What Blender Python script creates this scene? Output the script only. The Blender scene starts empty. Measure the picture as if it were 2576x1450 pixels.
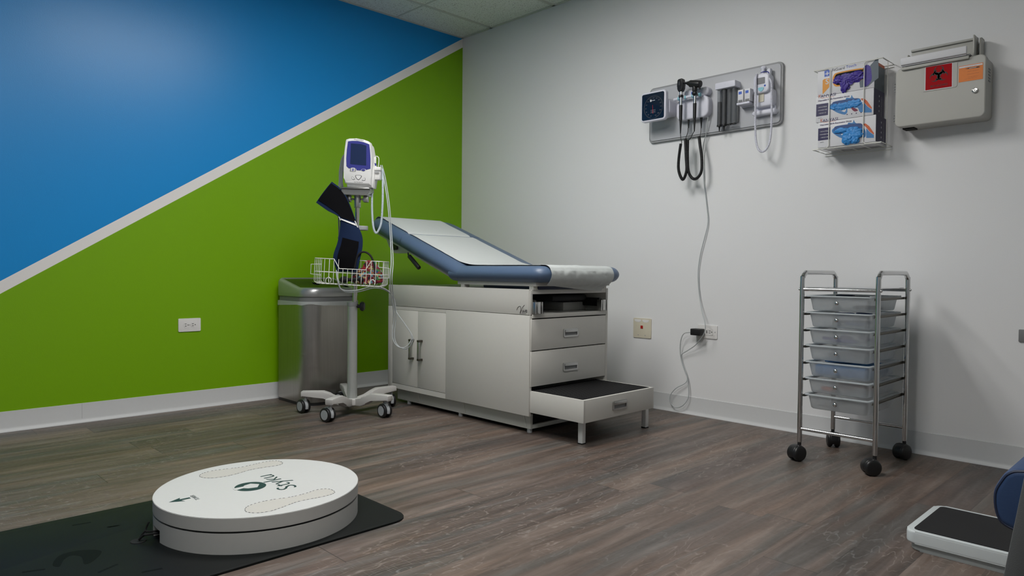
import bpy, bmesh, math, random
from mathutils import Vector, Matrix
random.seed(7)
PI = math.pi
S = bpy.context.scene
C = S.collection

# ---------------------------------------------------------------- camera
FPX, YAW, PITCH, ROLL = 1764.218, -0.7963182, -0.0238519, 0.0087385
CAM = Vector((4.0865, -3.4550, 0.7925))
def cam_axes():
    f = Vector((math.sin(YAW)*math.cos(PITCH), math.cos(YAW)*math.cos(PITCH), math.sin(PITCH)))
    r = Vector((math.cos(YAW), -math.sin(YAW), 0)); u = r.cross(f)
    r2 = math.cos(ROLL)*r + math.sin(ROLL)*u; u2 = -math.sin(ROLL)*r + math.cos(ROLL)*u
    return r2, u2, f
RV, UV, FV = cam_axes()
cd = bpy.data.cameras.new('camera'); cam = bpy.data.objects.new('camera', cd); C.objects.link(cam)
cd.sensor_width = 36; cd.lens = FPX/2576*36; cd.clip_start = 0.02
cam.matrix_world = Matrix(((RV.x, UV.x, -FV.x, CAM.x), (RV.y, UV.y, -FV.y, CAM.y), (RV.z, UV.z, -FV.z, CAM.z), (0, 0, 0, 1)))
S.camera = cam
def at(px, py, axis, val):
    """the point where the sight line through a photo pixel meets a plane of the room"""
    d = FV + RV*((px-1288)/FPX) - UV*((py-725)/FPX)
    return CAM + d*((val-CAM[axis])/d[axis])
def near(px, py, P, n=None):
    """same, on an upright plane through P that faces the room"""
    n = n or Vector((-FV.x, -FV.y, 0)).normalized()
    d = FV + RV*((px-1288)/FPX) - UV*((py-725)/FPX)
    return CAM + d*((Vector(P)-CAM).dot(n)/d.dot(n))

# ---------------------------------------------------------------- world, light levels, exposure
CEIL = 2.548
LAMP = 22.5          # emission of the ceiling light diffusers
w = bpy.data.worlds.new('world'); S.world = w; w.use_nodes = True
w.node_tree.nodes['Background'].inputs[0].default_value = (0.75, 0.8, 0.85, 1)
w.node_tree.nodes['Background'].inputs[1].default_value = 0.02
S.view_settings.view_transform = 'Standard'; S.view_settings.look = 'None'
S.view_settings.exposure = 0.0; S.view_settings.gamma = 1.0; S.view_settings.use_curve_mapping = False

# ---------------------------------------------------------------- materials
def mat(name, col, rough=0.5, metal=0.0, spec=0.5, bump=0.0, scale=60, vary=0.0, coat=0.0, trans=0.0, ior=1.45, emit=None, estr=0, aniso=0, sheen=0):
    m = bpy.data.materials.new(name); m.use_nodes = True
    nt = m.node_tree; b = nt.nodes['Principled BSDF']
    b.inputs['Base Color'].default_value = (*col, 1); b.inputs['Roughness'].default_value = rough
    b.inputs['Metallic'].default_value = metal; b.inputs['Specular IOR Level'].default_value = spec
    b.inputs['Coat Weight'].default_value = coat; b.inputs['Transmission Weight'].default_value = trans
    b.inputs['IOR'].default_value = ior; b.inputs['Anisotropic'].default_value = aniso
    b.inputs['Sheen Weight'].default_value = sheen
    if emit: b.inputs['Emission Color'].default_value = (*emit, 1); b.inputs['Emission Strength'].default_value = estr
    tc = nt.nodes.new('ShaderNodeTexCoord')
    nz = nt.nodes.new('ShaderNodeTexNoise'); nz.inputs['Scale'].default_value = scale; nz.inputs['Detail'].default_value = 4
    nt.links.new(tc.outputs['Object'], nz.inputs['Vector'])
    if bump:
        bp = nt.nodes.new('ShaderNodeBump'); bp.inputs['Strength'].default_value = bump; bp.inputs['Distance'].default_value = 0.002
        nt.links.new(nz.outputs['Fac'], bp.inputs['Height']); nt.links.new(bp.outputs['Normal'], b.inputs['Normal'])
    v = vary or 0.02
    mx = nt.nodes.new('ShaderNodeMix'); mx.data_type = 'RGBA'
    mx.inputs[6].default_value = (*[c*(1-v) for c in col], 1); mx.inputs[7].default_value = (*[min(1, c*(1+v)) for c in col], 1)
    nt.links.new(nz.outputs['Fac'], mx.inputs[0]); nt.links.new(mx.outputs[2], b.inputs['Base Color'])
    return m
M = {}
M['white_wall'] = mat('white wall paint', (0.74, 0.745, 0.755), 0.55, spec=0.3, bump=0.08, scale=220)
M['rear_wall'] = mat('rear wall paint', (0.60, 0.62, 0.62), 0.6, spec=0.3, bump=0.08, scale=220)
M['vinyl'] = mat('grey white vinyl baseboard', (0.60, 0.61, 0.62), 0.4, spec=0.4)
M['cab'] = mat('off white laminate', (0.56, 0.55, 0.515), 0.42, spec=0.4)
M['cab2'] = mat('off white painted steel', (0.56, 0.57, 0.53), 0.35, spec=0.5)
M['gap'] = mat('dark gap', (0.01, 0.01, 0.01), 0.9)  # near-black that stands in for shade inside gaps, slots and openings
M['navyvinyl'] = mat('blue upholstery vinyl', (0.085, 0.130, 0.215), 0.36, spec=0.5, bump=0.12, scale=400)
M['navydark'] = mat('dark navy vinyl', (0.012, 0.02, 0.05), 0.5)
M['paper'] = mat('exam paper', (0.54, 0.57, 0.565), 0.75, spec=0.2, bump=0.15, scale=90)
M['chrome'] = mat('chrome', (0.62, 0.62, 0.62), 0.13, 1.0)
M['satin'] = mat('satin metal', (0.50, 0.50, 0.49), 0.3, 1.0)
M['steelpole'] = mat('polished pole', (0.6, 0.58, 0.53), 0.22, 1.0)
M['darkmetal'] = mat('dark hardware', (0.12, 0.11, 0.09), 0.35, 0.9)
M['black'] = mat('black plastic', (0.012, 0.012, 0.013), 0.38)
M['rubber'] = mat('black rubber', (0.014, 0.014, 0.015), 0.7, spec=0.3)
M['ribmat'] = mat('black ribbed rubber', (0.016, 0.016, 0.017), 0.65, spec=0.3)
M['whiteplastic'] = mat('white plastic', (0.74, 0.74, 0.73), 0.38)
M['greyplastic'] = mat('grey plastic', (0.33, 0.34, 0.35), 0.42)
M['midgrey'] = mat('mid grey plastic', (0.18, 0.185, 0.19), 0.5)
M['castgrey'] = mat('light grey caster cover', (0.38, 0.40, 0.42), 0.4)
M['boardgrey'] = mat('light grey board', (0.46, 0.47, 0.50), 0.42, spec=0.4)
M['boardedge'] = mat('grey board edge', (0.30, 0.305, 0.315), 0.5)
M['lavwhite'] = mat('cool white plastic', (0.66, 0.665, 0.75), 0.35)
M['beige'] = mat('beige grey sharps cabinet', (0.44, 0.435, 0.405), 0.45, bump=0.1, scale=500)
M['ivory'] = mat('ivory plate', (0.60, 0.56, 0.45), 0.4)
M['outletw'] = mat('white outlet plate', (0.72, 0.71, 0.70), 0.35)
M['monblue'] = mat('violet blue bezel', (0.045, 0.05, 0.26), 0.4, spec=0.35)
M['screen'] = mat('dark blue screen', (0.017, 0.030, 0.085), 0.35, spec=0.25)
M['cordgrey'] = mat('light grey cord', (0.42, 0.45, 0.46), 0.45)
M['cordwhite'] = mat('white blue coiled cord', (0.55, 0.62, 0.68), 0.45)
M['hosegrey'] = mat('grey hose', (0.17, 0.185, 0.20), 0.5)
M['cuffnavy'] = mat('navy cuff fabric', (0.008, 0.018, 0.052), 0.85, spec=0.15, bump=0.4, scale=600)
M['velcro'] = mat('black hook and loop', (0.004, 0.004, 0.005), 0.95, spec=0.1, bump=0.5, scale=900)
M['wire'] = mat('white coated wire', (0.72, 0.72, 0.68), 0.35)
M['standwhite'] = mat('light grey cast stand base', (0.50, 0.49, 0.475), 0.4)
M['columngrey'] = mat('silver coated column', (0.42, 0.435, 0.425), 0.35, 0.45)
M['red'] = mat('biohazard red', (0.36, 0.002, 0.006), 0.6, spec=0.15)
M['orange'] = mat('label orange', (0.72, 0.19, 0.015), 0.45)
M['boxwhite'] = mat('carton white', (0.66, 0.66, 0.69), 0.45)
M['boxgrey'] = mat('carton grey', (0.10, 0.13, 0.16), 0.45)
M['boxpale'] = mat('carton pale grey', (0.42, 0.43, 0.43), 0.45)
M['purple'] = mat('carton dark purple', (0.020, 0.016, 0.075), 0.4)
M['yelorange'] = mat('carton amber', (0.68, 0.27, 0.01), 0.45)
M['violet'] = mat('violet nitrile', (0.045, 0.022, 0.26), 0.45, bump=0.4, scale=120, vary=0.3)
M['nitrile'] = mat('light blue nitrile', (0.035, 0.24, 0.60), 0.45, bump=0.4, scale=120, vary=0.15)
M['printblue'] = mat('printed glove blue', (0.05, 0.20, 0.46), 0.5, vary=0.4, scale=40)
M['printblue2'] = mat('printed glove deep blue', (0.025, 0.07, 0.22), 0.5, vary=0.5, scale=60)
M['logoblue'] = mat('logo blue', (0.03, 0.10, 0.50), 0.4)
M['tealdark'] = mat('dark slate print', (0.016, 0.045, 0.045), 0.5)
M['ink'] = mat('black ink', (0.008, 0.008, 0.009), 0.5)
M['greyink'] = mat('grey ink', (0.12, 0.12, 0.13), 0.5)
M['whiteink'] = mat('white ink', (0.62, 0.62, 0.65), 0.5)
M['purpleink'] = mat('deep purple ink', (0.03, 0.015, 0.10), 0.5)
M['salmon'] = mat('amber red print', (0.55, 0.11, 0.03), 0.5, vary=0.3, scale=30)
M['crimson'] = mat('crimson print', (0.16, 0.01, 0.04), 0.5)
M['disc'] = mat('satin white laminate', (0.56, 0.565, 0.56), 0.45, spec=0.35)
M['discside'] = mat('matt white edge', (0.45, 0.45, 0.435), 0.55, spec=0.3)
M['footprint'] = mat('worn cream footprint', (0.52, 0.505, 0.475), 0.5, vary=0.04, scale=8)
M['scalewhite'] = mat('cool white enamel', (0.56, 0.60, 0.61), 0.35)
M['scalebase'] = mat('grey white enamel', (0.42, 0.45, 0.45), 0.4)
M['chairblue'] = mat('blue chair vinyl', (0.022, 0.050, 0.125), 0.5, bump=0.08, scale=500)
M['chairgrey'] = mat('grey painted steel', (0.085, 0.09, 0.093), 0.5, bump=0.2, scale=500)
M['aqua'] = mat('aqua translucent plastic', (0.22, 0.52, 0.62), 0.3)
M['smoke'] = mat('smoked plastic', (0.055, 0.06, 0.065), 0.2, spec=0.6)
M['darkinside'] = mat('inside of tube', (0.15, 0.155, 0.17), 0.4)
M['redbtn'] = mat('red jack', (0.35, 0.015, 0.01), 0.3)
M['led'] = mat('green led', (0.1, 0.6, 0.1), 0.4, emit=(0.2, 1, 0.2), estr=1.5)
M['needle'] = mat('red needle', (0.5, 0.02, 0.04), 0.4)
M['dialface'] = mat('blue black dial', (0.008, 0.016, 0.032), 0.06, spec=0.8)
M['liner'] = mat('thin plastic liner', (0.42, 0.44, 0.44), 0.35, bump=0.6, scale=30)
M['lidgrey'] = mat('satin grey lid paint', (0.42, 0.425, 0.43), 0.34, 0.7)

def node_mat(name):
    m = bpy.data.materials.new(name); m.use_nodes = True
    return m, m.node_tree, m.node_tree.nodes['Principled BSDF']
def N(nt, t, **kw):
    n = nt.nodes.new(t)
    for k, v in kw.items(): setattr(n, k, v)
    return n
def mth(nt, op, a, b=None):
    n = N(nt, 'ShaderNodeMath', operation=op)
    for i, v in enumerate((a, b)):
        if v is None: continue
        if isinstance(v, (int, float)): n.inputs[i].default_value = v
        else: nt.links.new(v, n.inputs[i])
    return n.outputs[0]
def mixc(nt, f, a, b, mode='MIX'):
    n = N(nt, 'ShaderNodeMix', data_type='RGBA', blend_type=mode)
    for i, v in ((0, f), (6, a), (7, b)):
        if isinstance(v, (int, float)): n.inputs[i].default_value = v
        elif isinstance(v, tuple): n.inputs[i].default_value = (*v, 1)
        else: nt.links.new(v, n.inputs[i])
    return n.outputs[2]
def ramp(nt, f, stops):
    n = N(nt, 'ShaderNodeValToRGB'); nt.links.new(f, n.inputs[0])
    e = n.color_ramp.elements
    while len(e) < len(stops): e.new(0.5)
    for i, (p, c) in enumerate(stops): e[i].position = p; e[i].color = (*c, 1) if len(c) == 3 else c
    return n.outputs[0]

# painted accent wall: blue above, white band, green below
def accent_mat():
    m, nt, b = node_mat('blue white green accent paint')
    g = N(nt, 'ShaderNodeNewGeometry'); sp = N(nt, 'ShaderNodeSeparateXYZ'); nt.links.new(g.outputs['Position'], sp.inputs[0])
    y, z = sp.outputs[1], sp.outputs[2]
    A1, A2 = at(0, 708, 0, 0), at(1163, 98, 0, 0); B1, B2 = at(0, 740, 0, 0), at(1165, 119, 0, 0)
    def line(P, Q):
        s = (Q.z-P.z)/(Q.y-P.y); return s, P.z - s*P.y
    s1, c1 = line(A1, A2); s2, c2 = line(B1, B2)
    up = mth(nt, 'GREATER_THAN', mth(nt, 'SUBTRACT', z, mth(nt, 'MULTIPLY', y, s1)), c1)
    lo = mth(nt, 'LESS_THAN', mth(nt, 'SUBTRACT', z, mth(nt, 'MULTIPLY', y, s2)), c2)
    col = mixc(nt, up, (0.78, 0.765, 0.755), (0.003, 0.25, 0.64))
    col = mixc(nt, lo, col, (0.175, 0.38, 0.0))
    nz = N(nt, 'ShaderNodeTexNoise'); nz.inputs['Scale'].default_value = 180; nt.links.new(g.outputs['Position'], nz.inputs['Vector'])
    bp = N(nt, 'ShaderNodeBump'); bp.inputs['Strength'].default_value = 0.12; bp.inputs['Distance'].default_value = 0.002
    nt.links.new(nz.outputs['Fac'], bp.inputs['Height']); nt.links.new(bp.outputs[0], b.inputs['Normal'])
    nt.links.new(col, b.inputs['Base Color']); b.inputs['Roughness'].default_value = 0.35; b.inputs['Specular IOR Level'].default_value = 0.42
    return m
M['accent'] = accent_mat()

def floor_mat():
    m, nt, b = node_mat('grey brown wood look planks')
    g = N(nt, 'ShaderNodeNewGeometry'); sp = N(nt, 'ShaderNodeSeparateXYZ'); nt.links.new(g.outputs['Position'], sp.inputs[0])
    x, y = sp.outputs[0], sp.outputs[1]
    PW, PL = 0.152, 1.22
    row = mth(nt, 'FLOOR', mth(nt, 'DIVIDE', x, PW))
    wn = N(nt, 'ShaderNodeTexWhiteNoise', noise_dimensions='1D'); nt.links.new(row, wn.inputs['W'])
    yy = mth(nt, 'ADD', mth(nt, 'DIVIDE', y, PL), mth(nt, 'MULTIPLY', wn.outputs['Value'], 7.3))
    pl = mth(nt, 'FLOOR', yy)
    cb = N(nt, 'ShaderNodeCombineXYZ'); nt.links.new(row, cb.inputs[0]); nt.links.new(pl, cb.inputs[1])
    wn2 = N(nt, 'ShaderNodeTexWhiteNoise', noise_dimensions='3D'); nt.links.new(cb.outputs[0], wn2.inputs['Vector'])
    # grain coordinates, offset per plank
    off = mth(nt, 'MULTIPLY', wn2.outputs['Value'], 37.0)
    gv = N(nt, 'ShaderNodeCombineXYZ')
    nt.links.new(mth(nt, 'MULTIPLY', x, 22.0), gv.inputs[0]); nt.links.new(mth(nt, 'MULTIPLY', y, 1.9), gv.inputs[1]); nt.links.new(off, gv.inputs[2])
    n1 = N(nt, 'ShaderNodeTexNoise'); n1.inputs['Scale'].default_value = 1.0; n1.inputs['Detail'].default_value = 6; n1.inputs['Roughness'].default_value = 0.62; n1.inputs['Distortion'].default_value = 0.5
    nt.links.new(gv.outputs[0], n1.inputs['Vector'])
    # cathedral figure: contour bands of a stretched noise
    gv2 = N(nt, 'ShaderNodeCombineXYZ')
    nt.links.new(mth(nt, 'MULTIPLY', x, 9.0), gv2.inputs[0]); nt.links.new(mth(nt, 'MULTIPLY', y, 2.2), gv2.inputs[1]); nt.links.new(off, gv2.inputs[2])
    n2 = N(nt, 'ShaderNodeTexNoise'); n2.inputs['Scale'].default_value = 1.0; n2.inputs['Detail'].default_value = 3; nt.links.new(gv2.outputs[0], n2.inputs['Vector'])
    band = mth(nt, 'FRACT', mth(nt, 'MULTIPLY', n2.outputs['Fac'], 13.0))
    n3 = N(nt, 'ShaderNodeTexNoise'); n3.inputs['Scale'].default_value = 55; n3.inputs['Detail'].default_value = 5; nt.links.new(g.outputs['Position'], n3.inputs['Vector'])
    n4 = N(nt, 'ShaderNodeTexNoise'); n4.inputs['Scale'].default_value = 2.2; n4.inputs['Detail'].default_value = 2; nt.links.new(g.outputs['Position'], n4.inputs['Vector'])
    base = ramp(nt, n1.outputs['Fac'], [(0.25, (0.058, 0.044, 0.036)), (0.45, (0.105, 0.080, 0.066)), (0.58, (0.140, 0.111, 0.094)), (0.74, (0.205, 0.170, 0.148))])
    tint = mixc(nt, wn2.outputs['Value'], (0.99, 0.98, 1.02), (1.04, 0.99, 0.95))
    col = mixc(nt, 1.0, base, tint, 'MULTIPLY')
    tone = mth(nt, 'ADD', 0.78, mth(nt, 'MULTIPLY', wn2.outputs['Value'], 0.40))
    tv = N(nt, 'ShaderNodeCombineXYZ'); [nt.links.new(tone, tv.inputs[i]) for i in range(3)]
    col = mixc(nt, 1.0, col, tv.outputs[0], 'MULTIPLY')
    bl = mth(nt, 'MULTIPLY', ramp(nt, band, [(0.0, (0, 0, 0)), (0.80, (0, 0, 0)), (0.93, (1, 1, 1)), (1.0, (0, 0, 0))]), ramp(nt, n3.outputs['Fac'], [(0.36, (0, 0, 0)), (0.56, (1, 1, 1))]))
    bl = mth(nt, 'MULTIPLY', bl, ramp(nt, n4.outputs['Fac'], [(0.42, (0, 0, 0)), (0.58, (0.8, 0.8, 0.8))]))
    col = mixc(nt, bl, col, (0.25, 0.215, 0.19))
    gv3 = N(nt, 'ShaderNodeCombineXYZ')
    nt.links.new(mth(nt, 'MULTIPLY', x, 15.0), gv3.inputs[0]); nt.links.new(mth(nt, 'MULTIPLY', y, 1.1), gv3.inputs[1]); nt.links.new(mth(nt, 'ADD', off, 9.0), gv3.inputs[2])
    n5 = N(nt, 'ShaderNodeTexNoise'); n5.inputs['Scale'].default_value = 1.0; n5.inputs['Detail'].default_value = 3; nt.links.new(gv3.outputs[0], n5.inputs['Vector'])
    cool = ramp(nt, n5.outputs['Fac'], [(0.50, (0, 0, 0)), (0.64, (0.75, 0.75, 0.75))])
    col = mixc(nt, cool, col, mixc(nt, 1.0, col, (0.70, 0.88, 0.97), 'MULTIPLY'))
    warm = ramp(nt, n5.outputs['Fac'], [(0.34, (0.7, 0.7, 0.7)), (0.44, (0, 0, 0))])
    col = mixc(nt, warm, col, mixc(nt, 1.0, col, (1.09, 0.99, 0.91), 'MULTIPLY'))
    # fine cross scratches of the embossed figure
    gv4 = N(nt, 'ShaderNodeCombineXYZ')
    nt.links.new(mth(nt, 'MULTIPLY', x, 14.0), gv4.inputs[0]); nt.links.new(mth(nt, 'MULTIPLY', y, 230.0), gv4.inputs[1])
    n6 = N(nt, 'ShaderNodeTexNoise'); n6.inputs['Scale'].default_value = 1.0; n6.inputs['Detail'].default_value = 2; nt.links.new(gv4.outputs[0], n6.inputs['Vector'])
    scr = mth(nt, 'MULTIPLY', ramp(nt, n6.outputs['Fac'], [(0.60, (0, 0, 0)), (0.72, (0.5, 0.5, 0.5))]), ramp(nt, n4.outputs['Fac'], [(0.45, (0, 0, 0)), (0.6, (1, 1, 1))]))
    col = mixc(nt, scr, col, (0.19, 0.17, 0.155))
    # seams
    fx = mth(nt, 'FRACT', mth(nt, 'DIVIDE', x, PW)); fy = mth(nt, 'FRACT', yy)
    sx = mth(nt, 'LESS_THAN', mth(nt, 'MINIMUM', fx, mth(nt, 'SUBTRACT', 1.0, fx)), 0.006)
    sy = mth(nt, 'LESS_THAN', mth(nt, 'MINIMUM', fy, mth(nt, 'SUBTRACT', 1.0, fy)), 0.0011)
    seam = mth(nt, 'MAXIMUM', mth(nt, 'MULTIPLY', sx, 0.35), mth(nt, 'MULTIPLY', sy, 0.7))
    col = mixc(nt, seam, col, (0.02, 0.018, 0.016))
    nt.links.new(col, b.inputs['Base Color'])
    rr = mth(nt, 'ADD', 0.36, mth(nt, 'MULTIPLY', n3.outputs['Fac'], 0.16)); nt.links.new(rr, b.inputs['Roughness'])
    b.inputs['Specular IOR Level'].default_value = 0.45
    bp = N(nt, 'ShaderNodeBump'); bp.inputs['Strength'].default_value = 0.25; bp.inputs['Distance'].default_value = 0.0015
    nt.links.new(n1.outputs['Fac'], bp.inputs['Height']); nt.links.new(bp.outputs[0], b.inputs['Normal'])
    return m
M['floor'] = floor_mat()

def ceil_mat():
    m, nt, b = node_mat('speckled acoustic tile')
    g = N(nt, 'ShaderNodeNewGeometry')
    n1 = N(nt, 'ShaderNodeTexNoise'); n1.inputs['Scale'].default_value = 140; n1.inputs['Detail'].default_value = 3; nt.links.new(g.outputs['Position'], n1.inputs['Vector'])
    n2 = N(nt, 'ShaderNodeTexNoise'); n2.inputs['Scale'].default_value = 60; n2.inputs['Detail'].default_value = 4; nt.links.new(g.outputs['Position'], n2.inputs['Vector'])
    f = ramp(nt, n1.outputs['Fac'], [(0.33, (1, 1, 1)), (0.40, (0, 0, 0))])
    col = mixc(nt, n2.outputs['Fac'], (0.62, 0.66, 0.62), (0.80, 0.83, 0.79)); col = mixc(nt, f, col, (0.24, 0.24, 0.20))
    nt.links.new(col, b.inputs['Base Color']); b.inputs['Roughness'].default_value = 0.9; b.inputs['Specular IOR Level'].default_value = 0.1
    bp = N(nt, 'ShaderNodeBump'); bp.inputs['Strength'].default_value = 0.5; bp.inputs['Distance'].default_value = 0.002
    nt.links.new(n1.outputs['Fac'], bp.inputs['Height']); nt.links.new(bp.outputs[0], b.inputs['Normal'])
    return m
M['ceil'] = ceil_mat()

def brushed_mat():
    m, nt, b = node_mat('brushed stainless steel')
    tc = N(nt, 'ShaderNodeTexCoord'); mp = N(nt, 'ShaderNodeMapping'); mp.inputs['Scale'].default_value = (90, 90, 1.2); nt.links.new(tc.outputs['Object'], mp.inputs[0])
    n1 = N(nt, 'ShaderNodeTexNoise'); n1.inputs['Scale'].default_value = 3; n1.inputs['Detail'].default_value = 4; nt.links.new(mp.outputs[0], n1.inputs['Vector'])
    nt.links.new(mixc(nt, n1.outputs['Fac'], (0.36, 0.34, 0.32), (0.52, 0.50, 0.47)), b.inputs['Base Color'])
    b.inputs['Metallic'].default_value = 1; b.inputs['Roughness'].default_value = 0.33; b.inputs['Anisotropic'].default_value = 0.5
    bp = N(nt, 'ShaderNodeBump'); bp.inputs['Strength'].default_value = 0.06; bp.inputs['Distance'].default_value = 0.001
    nt.links.new(n1.outputs['Fac'], bp.inputs['Height']); nt.links.new(bp.outputs[0], b.inputs['Normal'])
    return m
M['brushed'] = brushed_mat()

def frosted(name, col, clear=0.28):
    m = bpy.data.materials.new(name); m.use_nodes = True; nt = m.node_tree
    for n in list(nt.nodes): nt.nodes.remove(n)
    o = N(nt, 'ShaderNodeOutputMaterial'); d = N(nt, 'ShaderNodeBsdfPrincipled'); d.inputs['Base Color'].default_value = (*col, 1); d.inputs['Roughness'].default_value = 0.35
    t = N(nt, 'ShaderNodeBsdfTranslucent'); t.inputs[0].default_value = (*col, 1)
    tr = N(nt, 'ShaderNodeBsdfTransparent'); tr.inputs[0].default_value = (0.92, 0.94, 0.95, 1)
    tc = N(nt, 'ShaderNodeTexCoord'); nz = N(nt, 'ShaderNodeTexNoise'); nz.inputs['Scale'].default_value = 25; nt.links.new(tc.outputs['Object'], nz.inputs['Vector'])
    f = mth(nt, 'ADD', clear-0.06, mth(nt, 'MULTIPLY', nz.outputs['Fac'], 0.12))
    m1 = N(nt, 'ShaderNodeMixShader'); m1.inputs[0].default_value = 0.4; nt.links.new(d.outputs[0], m1.inputs[1]); nt.links.new(t.outputs[0], m1.inputs[2])
    m2 = N(nt, 'ShaderNodeMixShader'); nt.links.new(f, m2.inputs[0]); nt.links.new(m1.outputs[0], m2.inputs[1]); nt.links.new(tr.outputs[0], m2.inputs[2])
    nt.links.new(m2.outputs[0], o.inputs[0]); return m
M['frost'] = frosted('frosted clear drawer plastic', (0.74, 0.77, 0.79), 0.34)
M['frostrim'] = frosted('frosted drawer rim', (0.72, 0.76, 0.78), 0.10)
M['traygloss'] = mat('polished metal tray', (0.72, 0.72, 0.73), 0.10, 1.0)
M['smokeclear'] = frosted('clear smoked tube', (0.30, 0.31, 0.33), 0.62)

def splatter_mat():
    m, nt, b = node_mat('paint splatter print fabric')
    tc = N(nt, 'ShaderNodeTexCoord'); v = N(nt, 'ShaderNodeTexVoronoi'); v.inputs['Scale'].default_value = 62
    nz = N(nt, 'ShaderNodeTexNoise'); nz.inputs['Scale'].default_value = 45
    mx = N(nt, 'ShaderNodeMix', data_type='RGBA'); mx.inputs[0].default_value = 0.06
    nt.links.new(tc.outputs['Object'], nz.inputs['Vector']); nt.links.new(tc.outputs['Object'], mx.inputs[6]); nt.links.new(nz.outputs['Color'], mx.inputs[7]); nt.links.new(mx.outputs[2], v.inputs['Vector'])
    sp = N(nt, 'ShaderNodeSeparateColor'); nt.links.new(v.outputs['Color'], sp.inputs[0])
    n = N(nt, 'ShaderNodeValToRGB'); n.color_ramp.interpolation = 'CONSTANT'; nt.links.new(sp.outputs[0], n.inputs[0])
    cols = [(0, (0.15, 0.006, 0.02)), (0.3, (0.01, 0.008, 0.012)), (0.45, (0.10, 0.28, 0.34)), (0.6, (0.03, 0.20, 0.03)), (0.72, (0.30, 0.02, 0.03)), (0.85, (0.45, 0.30, 0.12)), (0.93, (0.02, 0.06, 0.2))]
    e = n.color_ramp.elements
    while len(e) < len(cols): e.new(0.5)
    for i, (p, c) in enumerate(cols): e[i].position = p; e[i].color = (*c, 1)
    nt.links.new(n.outputs[0], b.inputs['Base Color']); b.inputs['Roughness'].default_value = 0.7
    return m
M['splatter'] = splatter_mat()

def mat_rubber():      # long floor mat: dark rubber with faint darker printed marks
    m, nt, b = node_mat('dark anti fatigue mat')
    tc = N(nt, 'ShaderNodeTexCoord')
    n1 = N(nt, 'ShaderNodeTexNoise'); n1.inputs['Scale'].default_value = 5; n1.inputs['Detail'].default_value = 4; nt.links.new(tc.outputs['Object'], n1.inputs['Vector'])
    n2 = N(nt, 'ShaderNodeTexNoise'); n2.inputs['Scale'].default_value = 700; nt.links.new(tc.outputs['Object'], n2.inputs['Vector'])
    nt.links.new(mixc(nt, n1.outputs['Fac'], (0.0050, 0.0060, 0.0060), (0.009, 0.0105, 0.0105)), b.inputs['Base Color'])
    b.inputs['Roughness'].default_value = 0.5; b.inputs['Specular IOR Level'].default_value = 0.15
    bp = N(nt, 'ShaderNodeBump'); bp.inputs['Strength'].default_value = 0.25; bp.inputs['Distance'].default_value = 0.001
    nt.links.new(n2.outputs['Fac'], bp.inputs['Height']); nt.links.new(bp.outputs[0], b.inputs['Normal'])
    return m
M['floormat'] = mat_rubber()

# ---------------------------------------------------------------- mesh helpers
def catmull(pts, n=8, closed=False):
    P = [Vector(p) for p in pts]
    if len(P) < 3: return P
    out = []; L = len(P)
    rng = range(L) if closed else range(L-1)
    for i in rng:
        if closed: a, b, c, d = P[(i-1) % L], P[i], P[(i+1) % L], P[(i+2) % L]
        else: a, b, c, d = P[max(i-1, 0)], P[i], P[i+1], P[min(i+2, L-1)]
        for k in range(n):
            t = k/n
            out.append(0.5*((2*b)+(c-a)*t+(2*a-5*b+4*c-d)*t*t+(3*b-a-3*c+d)*t*t*t))
    if not closed: out.append(P[-1])
    return out
def rrect(w, h, r, n=5, cx=0, cy=0):
    r = min(r, w/2-1e-5, h/2-1e-5); p = []
    for sx, sy, a0 in ((1, 1, 0), (-1, 1, 90), (-1, -1, 180), (1, -1, 270)):
        for k in range(n+1):
            a = math.radians(a0+90*k/n); p.append((cx+sx*(w/2-r)+r*math.cos(a), cy+sy*(h/2-r)+r*math.sin(a)))
    return p
def T(x=0, y=0, z=0): return Matrix.Translation((x, y, z))
def RX(a): return Matrix.Rotation(math.radians(a), 4, 'X')
def RY(a): return Matrix.Rotation(math.radians(a), 4, 'Y')
def RZ(a): return Matrix.Rotation(math.radians(a), 4, 'Z')
WORLD = set()      # things whose parts are written in room coordinates
def top(o):
    while o is not None and o.parent is not None: o = o.parent
    return o
def smooth2_(P, n=4): return [(p.x, p.y) for p in catmull([(x, y, 0) for x, y in P], n, True)]
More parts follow.
